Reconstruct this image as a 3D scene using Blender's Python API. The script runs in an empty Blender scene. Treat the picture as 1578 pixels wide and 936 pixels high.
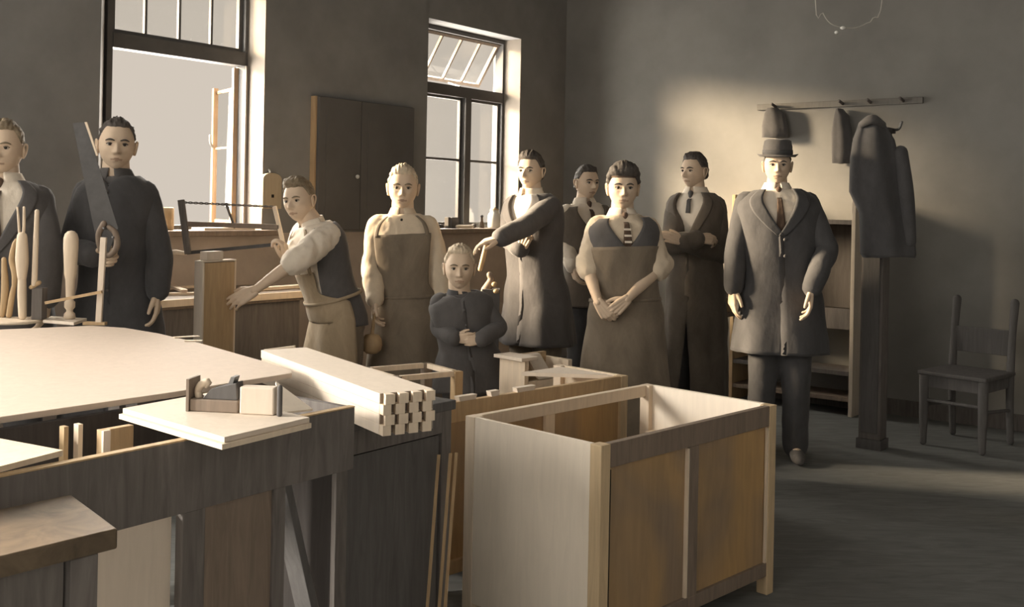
# A sepia photograph of a joinery workshop: ten figures behind half built carcasses and benches.
L_WIN, L_VIEW, L_TOP_FILL, L_REAR_FILL, L_SUN, EXPO = 250, 110, 28, 65, 32.0, 0.10
import bpy, bmesh, math, random
from mathutils import Vector, Matrix, noise
random.seed(7)
V = Vector
PI = math.pi
SC = bpy.context.scene
COL = SC.collection

# ------------------------------------------------------------------ camera
H = 1.42
F = 1610.0
CX, CY = 789.0, 318.0
TH = 0.02
_c, _s = math.cos(TH), math.sin(TH)

def ray(px, py):
    dx, dy = (px - CX) / F, (CY - py) / F
    return V((dx * _c - dy * _s, 1.0, dx * _s + dy * _c))

def at(px, py, Y):
    r = ray(px, py)
    return V((r.x * Y, Y, H + r.z * Y))

def atz(px, py, z):
    r = ray(px, py)
    t = (z - H) / r.z
    return V((r.x * t, t, z))

cam_data = bpy.data.cameras.new('camera')
cam = bpy.data.objects.new('camera', cam_data)
COL.objects.link(cam)
cam_data.sensor_fit = 'HORIZONTAL'
cam_data.sensor_width = 36.0
cam_data.lens = 36.0 * F / 1578.0
cam_data.shift_x = 0.0
cam_data.shift_y = -(468.0 - CY) / 1578.0
cam_data.clip_start = 0.05
cam_data.clip_end = 200
xa = V((_c, 0, _s)); za = V((0, -1, 0)); ya = za.cross(xa)
cam.matrix_world = Matrix(((xa.x, ya.x, za.x, 0), (xa.y, ya.y, za.y, 0), (xa.z, ya.z, za.z, H), (0, 0, 0, 1)))
SC.camera = cam

# ------------------------------------------------------------------ materials
def _mat(name):
    m = bpy.data.materials.new(name); m.use_nodes = True
    nt = m.node_tree
    return m, nt, nt.nodes['Principled BSDF']

def _co(nt, scale):
    tc = nt.nodes.new('ShaderNodeTexCoord'); mp = nt.nodes.new('ShaderNodeMapping')
    mp.inputs['Scale'].default_value = scale
    nt.links.new(tc.outputs['Object'], mp.inputs['Vector'])
    return mp

def _ramp(nt, fac, a, b, p0=.3, p1=.7):
    r = nt.nodes.new('ShaderNodeValToRGB')
    r.color_ramp.elements[0].color = (*a, 1); r.color_ramp.elements[0].position = p0
    r.color_ramp.elements[1].color = (*b, 1); r.color_ramp.elements[1].position = p1
    nt.links.new(fac, r.inputs['Fac'])
    return r.outputs['Color']

def _bump(nt, b, fac, strength, dist=.01):
    bp = nt.nodes.new('ShaderNodeBump')
    bp.inputs['Strength'].default_value = strength; bp.inputs['Distance'].default_value = dist
    nt.links.new(fac, bp.inputs['Height']); nt.links.new(bp.outputs['Normal'], b.inputs['Normal'])

def _noise(nt, vec, scale=1, detail=4, rough=.6, dist=0):
    n = nt.nodes.new('ShaderNodeTexNoise')
    n.inputs['Scale'].default_value = scale; n.inputs['Detail'].default_value = detail
    n.inputs['Roughness'].default_value = rough; n.inputs['Distortion'].default_value = dist
    nt.links.new(vec, n.inputs['Vector'])
    return n.outputs['Fac']

def mul(c, k): return tuple(min(1, x * k) for x in c)

def wood(name, c, var=.22, rough=.6, sc=(14, 14, 1.6), bump=.15):
    m, nt, b = _mat(name)
    mp = _co(nt, sc)
    n = _noise(nt, mp.outputs[0], 2.2, 5, .6, 1.2)
    col = _ramp(nt, n, mul(c, 1 - var), mul(c, 1 + var * .6))
    nt.links.new(col, b.inputs['Base Color'])
    b.inputs['Roughness'].default_value = rough
    b.inputs['Specular IOR Level'].default_value = .3 if rough < .8 else .08
    _bump(nt, b, n, bump, .004)
    return m

def plain(name, c, rough=.8, var=.12, scale=9, bump=.1, metal=0, spec=.25):
    m, nt, b = _mat(name)
    mp = _co(nt, (1, 1, 1))
    n = _noise(nt, mp.outputs[0], scale, 5, .6)
    nt.links.new(_ramp(nt, n, mul(c, 1 - var), mul(c, 1 + var)), b.inputs['Base Color'])
    b.inputs['Roughness'].default_value = rough
    b.inputs['Metallic'].default_value = metal
    b.inputs['Specular IOR Level'].default_value = spec
    if bump: _bump(nt, b, n, bump, .01)
    return m

def cloth(name, c, var=.2, scale=30):
    m, nt, b = _mat(name)
    mp = _co(nt, (1, 1, .6))
    n = _noise(nt, mp.outputs[0], 7, 6, .7, .5)
    nt.links.new(_ramp(nt, n, mul(c, 1 - var), mul(c, 1 + var)), b.inputs['Base Color'])
    b.inputs['Roughness'].default_value = .95
    b.inputs['Specular IOR Level'].default_value = .1
    try: b.inputs['Sheen Weight'].default_value = .15
    except Exception: pass
    w = _noise(nt, mp.outputs[0], scale, 3, .5)
    _bump(nt, b, w, .35, .008)
    return m

M = {}
M['pale'] = wood('pale_planed_wood', (.74, .62, .48), .1, .65)
M['white_board'] = wood('whitewashed_board', (.70,.61,.51), .06, .7)
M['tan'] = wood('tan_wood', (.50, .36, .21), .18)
M['post_tan'] = wood('honey_pine', (.60, .46, .29), .16)
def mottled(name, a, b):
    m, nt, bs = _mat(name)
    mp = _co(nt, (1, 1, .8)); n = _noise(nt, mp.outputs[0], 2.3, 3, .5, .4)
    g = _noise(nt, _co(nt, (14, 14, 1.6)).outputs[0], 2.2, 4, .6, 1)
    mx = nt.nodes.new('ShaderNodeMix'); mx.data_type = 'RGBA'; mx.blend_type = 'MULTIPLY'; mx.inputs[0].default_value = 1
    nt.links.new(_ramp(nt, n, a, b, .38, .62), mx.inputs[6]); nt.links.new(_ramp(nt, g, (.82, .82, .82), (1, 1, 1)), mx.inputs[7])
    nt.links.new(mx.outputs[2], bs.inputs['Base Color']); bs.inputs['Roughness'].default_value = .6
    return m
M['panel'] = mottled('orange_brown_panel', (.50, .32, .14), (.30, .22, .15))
M['brown'] = wood('brown_wood', (.23, .18, .14), .22)
M['dark'] = wood('dark_stained_wood', (.17, .155, .145), .25, .85)
M['black'] = wood('near_black_wood', (.13, .124, .122), .2, .9)
M['floor'] = wood('dark_oiled_floorboards', (.19, .195, .19), .2, .9, (2, 9, 1))
M['plaster'] = plain('grey_plaster', (.235,.232,.228), .95, .14, 2.2, .15)
M['plaster_low'] = plain('lit_lower_wall', (.40,.345,.30), .9, .12, 4, .1)  # lower wall coloured lighter to stand in for light below the sills
M['plaster_back'] = plain('warm_plaster', (.25, .243, .23), .95, .12, 1.8, .12)
M['ceil'] = plain('dull_ceiling', (.2, .19, .18), .95, .1)
M['reveal'] = plain('limewashed_reveal', (.24,.21,.18), .95, .06, 5)
M['frame'] = plain('dark_window_paint', (.10,.097,.095), .7, .1)
M['sash'] = plain('tan_sash_paint', (.32, .22, .14), .7, .1)
M['metal'] = plain('dull_steel', (.2, .2, .2), .5, .1, 20, 0, .6)
M['blade'] = plain('worn_saw_steel', (.08,.078,.078), .5, .15, 20, 0, .4)
M['cord'] = plain('pale_cord', (.4, .38, .34), .9, .1)
M['porcelain'] = plain('white_porcelain', (.7, .7, .66), .4, .05)
M['hole'] = plain('black_hole', (.02, .018, .016), 1, .1)
M['skin'] = plain('skin', (.66,.52,.39), .65, .05, 14, .03)
M['skin_dk'] = plain('tanned_skin', (.44, .33, .24), .65, .06, 14, .03)
M['lip'] = plain('lip_skin', (.44, .31, .23), .6, .05, 14, 0)
M['eye'] = plain('eye_white', (.5, .44, .38), .4, .03, 9, 0)
M['iris'] = plain('dark_iris', (.03, .025, .02), .3, .05, 9, 0)
M['hair_dark'] = plain('dark_hair', (.085, .075, .068), .7, .3, 60, .4)
M['hair_brown'] = plain('brown_hair', (.22,.175,.12), .7, .3, 60, .4)
M['hair_fair'] = plain('fair_hair', (.62,.52,.39), .75, .25, 60, .4)
M['c_white'] = cloth('white_shirting', (.78,.70,.59), .08)
M['c_cream'] = cloth('cream_shirting', (.66,.56,.43), .12)
M['c_dark'] = cloth('dark_wool', (.105,.10,.10), .2)
M['c_black'] = cloth('black_cloth', (.078,.077,.08), .2)
M['c_brown'] = cloth('brown_canvas', (.20,.165,.125), .22)
M['c_tan'] = cloth('tan_canvas', (.36,.285,.195), .22)
M['c_grey'] = cloth('grey_brown_work_cloth', (.14,.12,.10), .22)
M['c_tie'] = cloth('tie_silk', (.11, .075, .055), .5, 60)

M['tabletop'] = wood('pinkish_planed_board', (.62,.52,.43), .06, .75)
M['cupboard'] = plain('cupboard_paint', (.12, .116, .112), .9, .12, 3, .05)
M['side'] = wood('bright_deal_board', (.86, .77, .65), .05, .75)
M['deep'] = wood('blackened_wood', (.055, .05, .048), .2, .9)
def glass_mat():
    m = bpy.data.materials.new('window_glass'); m.use_nodes = True
    nt = m.node_tree; nt.nodes.clear()
    o = nt.nodes.new('ShaderNodeOutputMaterial'); mx = nt.nodes.new('ShaderNodeMixShader')
    t = nt.nodes.new('ShaderNodeBsdfTransparent'); g = nt.nodes.new('ShaderNodeBsdfGlossy')
    t.inputs['Color'].default_value = (.95, .95, .94, 1); g.inputs['Roughness'].default_value = .05
    mx.inputs['Fac'].default_value = .04
    nt.links.new(t.outputs[0], mx.inputs[1]); nt.links.new(g.outputs[0], mx.inputs[2])
    nt.links.new(mx.outputs[0], o.inputs['Surface'])
    return m
M['glass'] = glass_mat()
M['rack_lit'] = wood('lit_rack_side', (.62,.55,.46), .08)  # pale colour stands in for light on the rack's edge
M['wall_brown'] = wood('coat_rail_wood', (.19,.18,.165), .1)
M['round_tan'] = wood('round_board_wood', (.42, .35, .25), .1)
M['work_top'] = wood('worn_worktop', (.115,.085,.055), .45, .5, (5, 5, 5))

# ------------------------------------------------------------------ mesh builder
def catmull(pts, sub):
    if len(pts) < 3 or sub < 2:
        if len(pts) == 2 and sub > 1:
            return [pts[0] + (pts[1] - pts[0]) * (i / sub) for i in range(sub + 1)]
        return list(pts)
    out = []
    n = len(pts)
    for i in range(n - 1):
        p1, p2 = pts[i], pts[i + 1]
        p0 = pts[i - 1] if i > 0 else p1 * 2 - p2
        p3 = pts[i + 2] if i + 2 < n else p2 * 2 - p1
        for k in range(sub):
            t = k / sub
            out.append(.5 * ((2 * p1) + (p2 - p0) * t + (2 * p0 - 5 * p1 + 4 * p2 - p3) * t * t + (3 * p1 - p0 - 3 * p2 + p3) * t ** 3))
    out.append(pts[-1])
    return out

def perp(d):
    a = V((0, 0, 1)) if abs(d.z) < .9 else V((1, 0, 0))
    return d.cross(a).normalized()

class MB:
    def __init__(self, T=None):
        self.v = []; self.f = []; self.fm = []; self.T = T or Matrix.Identity(4); self.mi = 0
    def add(self, pts, faces):
        b = len(self.v)
        self.v += [self.T @ V(p) for p in pts]
        self.f += [tuple(b + i for i in f) for f in faces]
        self.fm += [self.mi] * len(faces)
    def box(self, a, b, taper=None):
        x0, y0, z0 = a; x1, y1, z1 = b
        if x0 > x1: x0, x1 = x1, x0
        if y0 > y1: y0, y1 = y1, y0
        if z0 > z1: z0, z1 = z1, z0
        self.add([(x0, y0, z0), (x1, y0, z0), (x1, y1, z0), (x0, y1, z0), (x0, y0, z1), (x1, y0, z1), (x1, y1, z1), (x0, y1, z1)],
                 [(0, 3, 2, 1), (4, 5, 6, 7), (0, 1, 5, 4), (1, 2, 6, 5), (2, 3, 7, 6), (3, 0, 4, 7)])
        return self
    def prism(self, poly, vec):
        n = len(poly); vec = V(vec); poly = [V(p) for p in poly]
        nn = V((0, 0, 0))
        for i in range(n): nn += poly[i].cross(poly[(i + 1) % n])
        if nn.dot(vec) < 0: poly.reverse()
        self.add(poly + [p + vec for p in poly],
                 [tuple(range(n - 1, -1, -1)), tuple(range(n, 2 * n))] + [(i, (i + 1) % n, n + (i + 1) % n, n + i) for i in range(n)])
        return self
    def beam(self, p, q, w, t, up=None):
        """board from p to q, w wide across, t thick along `up`"""
        p, q = V(p), V(q); d = (q - p).normalized()
        up = V(up) if up else V((0, 0, 1))
        s = d.cross(up)
        s = s.normalized() if s.length > 1e-4 else perp(d)
        u = s.cross(d).normalized()
        poly = [p + s * w / 2 + u * t / 2, p - s * w / 2 + u * t / 2, p - s * w / 2 - u * t / 2, p + s * w / 2 - u * t / 2]
        return self.prism(poly, q - p)
    def loft(self, rings, caps=True, closed=True):
        n = len(rings[0]); b = []
        for r in rings: b += [V(p) for p in r]
        fs = []
        m = n if closed else n - 1
        for i in range(len(rings) - 1):
            for j in range(m):
                k = (j + 1) % n
                fs.append((i * n + j, i * n + k, (i + 1) * n + k, (i + 1) * n + j))
        if caps and closed:
            fs.append(tuple(range(n - 1, -1, -1)))
            o = (len(rings) - 1) * n
            fs.append(tuple(range(o, o + n)))
        self.add(b, fs)
        return self
    def tube(self, pts, rad, n=14, sub=4, round_ends=True, flat=None):
        pts = [V(p) for p in pts]
        if not isinstance(rad, (list, tuple)): rad = [rad] * len(pts)
        P = catmull(pts, sub)
        R = [x.x for x in catmull([V((r, 0, 0)) for r in rad], sub)]
        rings = []; s = None
        N = len(P)
        seq = []
        for i in range(N):
            d = (P[min(i + 1, N - 1)] - P[max(i - 1, 0)])
            d = d.normalized() if d.length > 1e-9 else V((0, 0, 1))
            seq.append((P[i], d, R[i]))
        if round_ends:
            st = []
            for a in (80, 55, 28):
                a = math.radians(a)
                st.append((P[0] - seq[0][1] * R[0] * math.sin(a), seq[0][1], R[0] * math.cos(a)))
            en = []
            for a in (28, 55, 80):
                a = math.radians(a)
                en.append((P[-1] + seq[-1][1] * R[-1] * math.sin(a), seq[-1][1], R[-1] * math.cos(a)))
            seq = st + seq + en
        for (p, d, r) in seq:
            if s is None: s = perp(d) if flat is None else (V(flat[0]) - d * d.dot(V(flat[0]))).normalized()
            s = (s - d * s.dot(d))
            s = s.normalized() if s.length > 1e-6 else perp(d)
            u = d.cross(s)
            k = 1 if flat is None else flat[1]
            rings.append([p + s * (r * math.cos(2 * PI * j / n)) + u * (r * k * math.sin(2 * PI * j / n)) for j in range(n)])
        return self.loft(rings)
    def ell(self, c, r, R=None, n=20, m=14):
        c = V(c); R = R or Matrix.Identity(3)
        rings = []
        for i in range(1, m):
            a = PI * i / m - PI / 2
            rings.append([c + R @ V((r[0] * math.cos(a) * math.cos(2 * PI * j / n), r[1] * math.cos(a) * math.sin(2 * PI * j / n), r[2] * math.sin(a))) for j in range(n)])
        return self.loft(rings)
    def lathe(self, c, prof, n=18, R=None):
        """prof: list of (radius, height)"""
        c = V(c); R = R or Matrix.Identity(3)
        return self.loft([[c + R @ V((r * math.cos(2 * PI * j / n), r * math.sin(2 * PI * j / n), z)) for j in range(n)] for r, z in prof])
    def sheet(self, fn, nu, nv, t):
        """fn(u,v,off) -> point; closed thin solid of thickness t"""
        A = [[fn(i / nu, j / nv, t) for j in range(nv + 1)] for i in range(nu + 1)]
        B = [[fn(i / nu, j / nv, 0) for j in range(nv + 1)] for i in range(nu + 1)]
        pts = [p for r in A for p in r] + [p for r in B for p in r]
        w = nv + 1; o = (nu + 1) * w
        fs = []
        for i in range(nu):
            for j in range(nv):
                a, b, c, d = i * w + j, i * w + j + 1, (i + 1) * w + j + 1, (i + 1) * w + j
                fs.append((a, b, c, d)); fs.append((o + d, o + c, o + b, o + a))
        for j in range(nv):
            fs.append((j + 1, j, o + j, o + j + 1))
            q = nu * w
            fs.append((q + j, q + j + 1, o + q + j + 1, o + q + j))
        for i in range(nu):
            a, d = i * w, (i + 1) * w
            fs.append((a, d, o + d, o + a))
            a, d = i * w + nv, (i + 1) * w + nv
            fs.append((d, a, o + a, o + d))
        self.add(pts, fs)
        return self
    def wrinkle(self, amp, freq, stretch=(1, 1, 1), seed=0):
        me = self.mesh('tmp', V((0, 0, 0)))
        ns = [v.normal.copy() for v in me.vertices]
        bpy.data.meshes.remove(me)
        for i, p in enumerate(self.v):
            q = V((p.x * stretch[0], p.y * stretch[1], p.z * stretch[2])) * freq + V((seed, seed * 1.7, 0))
            k = noise.noise(q) + .5 * noise.noise(q * 2.1)
            self.v[i] = p + ns[i] * (amp * k)
        return self
    def mesh(self, name, org, fixn=False):
        me = bpy.data.meshes.new(name)
        me.from_pydata([tuple(p - org) for p in self.v], [], self.f)
        me.polygons.foreach_set('material_index', self.fm)
        me.update()
        return me

ORG = {}
def finish(me, smooth, recalc=True):
    if recalc:
        bm = bmesh.new(); bm.from_mesh(me); bmesh.ops.recalc_face_normals(bm, faces=bm.faces); bm.to_mesh(me); bm.free()
    for p in me.polygons: p.use_smooth = smooth

def obj(name, mb, mat, parent=None, smooth=False, bevel=0, org=None, tagd=None):
    o_ = ORG[parent.name] if parent else (V(org) if org is not None else None)
    if o_ is None:
        zs = [p.z for p in mb.v]; n = len(mb.v)
        o_ = V((sum(p.x for p in mb.v) / n, sum(p.y for p in mb.v) / n, min(zs)))
    me = mb.mesh(name, o_)
    finish(me, smooth)
    for m in (mat if isinstance(mat, list) else [mat]):
        me.materials.append(M[m] if isinstance(m, str) else m)
    o = bpy.data.objects.new(name, me); COL.objects.link(o)
    ORG[o.name] = o_
    if parent: o.parent = parent
    else: o.location = o_
    if bevel:
        b = o.modifiers.new('bevel', 'BEVEL'); b.width = bevel; b.segments = 2; b.limit_method = 'ANGLE'
    if smooth and not bevel:
        pass
    if tagd: tag(o, *tagd)
    return o

def tag(o, label, cat, group=None):
    o['label'] = label; o['category'] = cat
    if group: o['group'] = group
    return o

def thing(name, label, cat, loc, group=None):
    o = bpy.data.objects.new(name, None); COL.objects.link(o)
    o.location = loc; ORG[o.name] = V(loc); o.empty_display_size = .05
    return tag(o, label, cat, group)

def struct(name, mb, mat, **k):
    o = obj(name, mb, mat, **k); o['kind'] = 'structure'
    return o

def remesh(mb, voxel, it=3, fac=.5):
    me = mb.mesh('tmp', V((0, 0, 0))); finish(me, True)
    o = bpy.data.objects.new('tmp', me); COL.objects.link(o)
    r = o.modifiers.new('r', 'REMESH'); r.mode = 'VOXEL'; r.voxel_size = voxel
    if it:
        s = o.modifiers.new('s', 'SMOOTH'); s.factor = fac; s.iterations = it
    dg = bpy.context.evaluated_depsgraph_get()
    em = bpy.data.meshes.new_from_object(o.evaluated_get(dg))
    out = MB()
    out.v = [v.co.copy() for v in em.vertices]; out.f = [tuple(p.vertices) for p in em.polygons]; out.fm = [0] * len(out.f)
    bpy.data.objects.remove(o); bpy.data.meshes.remove(me); bpy.data.meshes.remove(em)
    return out

def joinmb(a, b, mi=None):
    k = len(a.v); a.v += b.v; a.f += [tuple(k + i for i in f) for f in b.f]
    a.fm += (b.fm if mi is None else [mi] * len(b.f))
    return a

def frame_z(o, ux):
    """matrix with origin o, x axis ux (horizontal), z up"""
    ux = V((ux[0], ux[1], 0)).normalized(); uy = V((-ux.y, ux.x, 0))
    return Matrix(((ux.x, uy.x, 0, o[0]), (ux.y, uy.y, 0, o[1]), (0, 0, 1, o[2] if len(o) > 2 else 0), (0, 0, 0, 1)))
# ------------------------------------------------------------------ room shell
UX = V((.613, .790, 0)).normalized()
NX = V((UX.y, -UX.x, 0))                      # into the room
P0 = V((-.412, 8.4, 0))
WM = frame_z(P0, UX)                          # local: x along the window wall, y = outward, z up
def W(s, n, z): return WM @ V((s, -n, z))
def wall_sn(p):
    q = V((p.x, p.y, 0)) - P0
    return q.dot(UX), q.dot(NX)

S_END, S_REAR, N_FAR, CEIL = 1.145, -9.6, 7.2, 3.75
WINS = [(-8.37, -7.42), (-5.73, -4.78), (-3.13, -2.14), (-.50, .506)]
Z0, Z1 = 1.24, 2.81                           # sill, head
mb = MB(WM); lo = MB(WM)
edges = [S_REAR] + [e for w in WINS for e in w] + [S_END + .2]
for i in range(0, len(edges), 2):
    x0, x1 = edges[i], edges[i + 1]; q = 0 if i == len(edges) - 2 else .14   # near jambs are splayed
    mb.prism([(x0, -.2, Z0 - .02), (x1 - q, -.2, Z0 - .02), (x1, 0, Z0 - .02), (x1, .1, Z0 - .02), (x0, .1, Z0 - .02)], (0, 0, CEIL - Z0 + .02))
for a, b in WINS:
    mb.prism([(a - .17, -.2, Z1), (b, -.2, Z1), (b, .1, Z1), (a, .1, Z1), (a, 0, Z1)], (0, 0, CEIL - Z1))
struct('wall_left', mb, 'plaster')
mb = MB(WM)
mb.box((S_REAR, -.2, 0), (S_END + .2, .1, Z0 - .02))
struct('wall_left_lower', mb, 'plaster_low')
mb = MB(WM)
for a, b in WINS:                              # light limewashed far and near reveals of each opening
    mb.box((b - .012, -.199, Z0), (b + .001, -.03, Z1))
struct('trim_1', mb, 'reveal')
mb = MB(WM).box((S_END, -N_FAR, 0), (S_END + .2, -.2, CEIL)); struct('wall_back', mb, 'plaster_back')
mb = MB(WM).box((S_REAR, -N_FAR - .2, 0), (S_END + .2, -N_FAR, CEIL)); struct('wall_right', mb, 'plaster')
mb = MB(WM).box((S_REAR - .2, -N_FAR - .2, 0), (S_REAR, .1, CEIL)); struct('wall_rear', mb, 'plaster')
mb = MB(WM).box((S_REAR - .2, -N_FAR - .2, -.1), (S_END + .2, .1, 0)); struct('floor', mb, 'floor')
mb = MB(WM).box((S_REAR - .2, -N_FAR - .2, CEIL), (S_END + .2, .1, CEIL + .1)); struct('ceiling', mb, 'ceil')
mb = MB(WM).box((S_END - .018, -N_FAR, 0), (S_END, -.22, .11)); struct('baseboard_back', mb, 'dark')

def window(k, a, b, lower, upper):
    """frame with casements below a transom bar and a hopper above"""
    root = MB(WM); T0, T1 = 2.28, 2.365
    f = .035
    root.box((a, -.03, Z0), (a + f, .05, Z1)); root.box((b - f, -.03, Z0), (b, .05, Z1))
    root.box((a + f, -.03, Z1 - f), (b - f, .05, Z1)); root.box((a + f, -.03, Z0), (b - f, .05, Z0 + .025))
    root.box((a + f, -.035, T0), (b - f, .05, T1))
    o = struct('window_%d' % k, root, 'frame')
    mid = b - .479
    if lower == 'closed':
        obj('mullion', MB(WM).box((mid - .035, -.04, Z0 + .025), (mid + .035, .05, T0)), 'frame', o)
        for x0, x1 in ((a + f, mid - .035), (mid + .035, b - f)):
            s = MB(WM)
            for bx in ((x0, x0 + .025, Z0 + .025, T0), (x1 - .025, x1, Z0 + .025, T0)): s.box((bx[0], 0, bx[2]), (bx[1], .03, bx[3]))
            for bz in (Z0 + .025, T0 - .02, 1.772): s.box((x0 + .025, .002, bz), (x1 - .025, .028, bz + .018))
            c = obj('casement', s, 'frame', o)
            obj('pane', MB(WM).box((x0 + .02, .012, Z0 + .03), (x1 - .02, .015, T0 - .01)), 'glass', c)
    # transom
    w0, w1, z0, z1 = a + f, b - f, T1, Z1 - f
    ang = 0 if upper == 'closed' else math.radians(33)
    hinge = W(0, 0, z1)
    R = WM @ Matrix.Translation((0, .01, z1)) @ Matrix.Rotation(ang, 4, 'X') @ Matrix.Translation((0, -.01, -z1))
    # bottom swings outward (+y)
    s = MB(R)
    for x in (w0, w1 - .028): s.box((x, 0, z0), (x + .028, .03, z1))
    for z in (z0, z1 - .025): s.box((w0 + .028, 0, z), (w1 - .028, .03, z + .025))
    for i in (1, 2, 3):
        x = w0 + (w1 - w0) * i / 4
        s.box((x - .008, .004, z0 + .025), (x + .008, .026, z1 - .025))
    h = obj('hopper_sash', s, 'frame' if upper == 'closed' else 'brown', o)
    obj('pane', MB(R).box((w0 + .02, .012, z0 + .02), (w1 - .02, .015, z1 - .02)), 'glass', h)
    if upper != 'closed':
        obj('stay', MB(WM).tube([(w0 + .45, .02, z0 + .01), (w0 + .47, .16, z0 + .05)], .006, n=8), 'metal', o)
    return o

for k, (a, b) in enumerate(WINS):
    if k == 2: o = window(k + 1, a, b, 'open', 'closed')
    elif k == 3: o = window(k + 1, a, b, 'closed', 'tilted')
    else: o = window(k + 1, a, b, 'open', 'closed')
    struct('trim_%d' % (k + 2), MB(WM).box((a - .06, -.29, Z0 - .035), (b + .06, -.03, Z0)), 'brown', bevel=.006)
    if k == 1:   # unseen sheet added outside this window to keep the sun out
        obj('sun_blocker', MB(WM).box((a - .2, .14, Z0 - .1), (b + .2, .15, Z1 + .25)), 'c_cream', o)
    if k == 2:
        W1 = o
        # right casement pushed outward past square: stiles, rails, stay bars
        hx = b - .036; ph = math.radians(17)
        d = V((math.sin(ph), math.cos(ph), 0))  # local x = s, y = outward
        R = WM @ Matrix.Translation((hx, .03, 0)) @ Matrix(((d.x, -d.y, 0, 0), (d.y, d.x, 0, 0), (0, 0, 1, 0), (0, 0, 0, 1)))
        s = MB(R)
        for x in (0, .37): s.box((x, 0, Z0 + .03), (x + .035, .03, 2.17 if x else 2.27))
        s.box((.035, 0, 2.13), (.37, .012, 2.15)); s.box((.035, 0, Z0 + .03), (.37, .012, Z0 + .055)); s.box((.035, .004, 1.76), (.37, .014, 1.772))
        c = obj('casement', s, 'sash', o)
        obj('casement_latch', MB(R).tube([(.385, .02, 1.77), (.36, .05, 1.80), (.34, .06, 1.85)], .008, n=8), 'metal', c)
        obj('pane', MB(R).box((.03, .012, Z0 + .05), (.375, .015, 2.14)), 'glass', c)
        # narrow lit edge of the sash still in the frame
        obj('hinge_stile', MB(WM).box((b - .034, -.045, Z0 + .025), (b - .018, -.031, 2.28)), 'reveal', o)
    # small pull cord
    if k in (2, 3):
        obj('window_catch', MB(WM).tube([(b + .03, -.207, 1.62), (b + .028, -.222, 1.6), (b + .03, -.207, 1.55)], .006, n=8), 'porcelain', o)

# ------------------------------------------------------------------ lights
w = bpy.data.worlds.new('sky'); SC.world = w; w.use_nodes = True
w.node_tree.nodes['Background'].inputs['Color'].default_value = (.80, .71, .61, 1)
w.node_tree.nodes['Background'].inputs['Strength'].default_value = .76

def area(name, loc, direction, sx, sy, power, color=(1, .925, .82), spread=180):
    l = bpy.data.lights.new(name, 'AREA'); l.shape = 'RECTANGLE'; l.size = sx; l.size_y = sy
    l.energy = power; l.color = color; l.spread = math.radians(spread)
    o = bpy.data.objects.new(name, l); COL.objects.link(o)
    o.location = loc; o.rotation_euler = V(direction).to_track_quat('-Z', 'Y').to_euler()
    return o
# daylight through the openings that lie outside the picture, along the same wall
for a, b in WINS[:2]:
    area('window_daylight', W((a + b) / 2, .0, 2.05), NX - V((0, 0, .35)), .9, 1.4, L_WIN * (3.0 if a < -7 else .30), spread=140)
# daylight through the windows in view
area('window_daylight', W(-2.61, -.35, 2.0), NX - V((0, 0, .3)), .9, 1.3, L_VIEW)
area('window_daylight', W(.02, -.35, 2.0), NX - V((0, 0, .2)), .9, 1.3, L_VIEW)
# added fill lamps, no openings there: broad soft light from above and behind
area('ceiling_fill', W(-5.6, 2.6, CEIL - .05), V((.1, .1, -1)), 3.2, 2.6, L_TOP_FILL)
area('rear_fill', W(S_REAR + .1, 3.0, 2.0), UX, 4.0, 1.8, L_REAR_FILL)
sd = bpy.data.lights.new('sun', 'SUN'); sd.energy = L_SUN; sd.angle = math.radians(15); sd.color = (1, .78, .52)
so = bpy.data.objects.new('sun', sd); COL.objects.link(so)
dirv = UX * 1.145 + NX * 2.08 - V((0, 0, .62))
so.rotation_euler = dirv.to_track_quat('-Z', 'Y').to_euler(); so.location = W(-2, -3, 5)
SC.view_settings.view_transform = 'Standard'; SC.view_settings.look = 'None'
SC.view_settings.gamma = 1; SC.view_settings.use_curve_mapping = False
SC.view_settings.exposure = EXPO
# ------------------------------------------------------------------ carcasses, benches and boards
def V3(p, z): return V((p[0], p[1], z))

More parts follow.
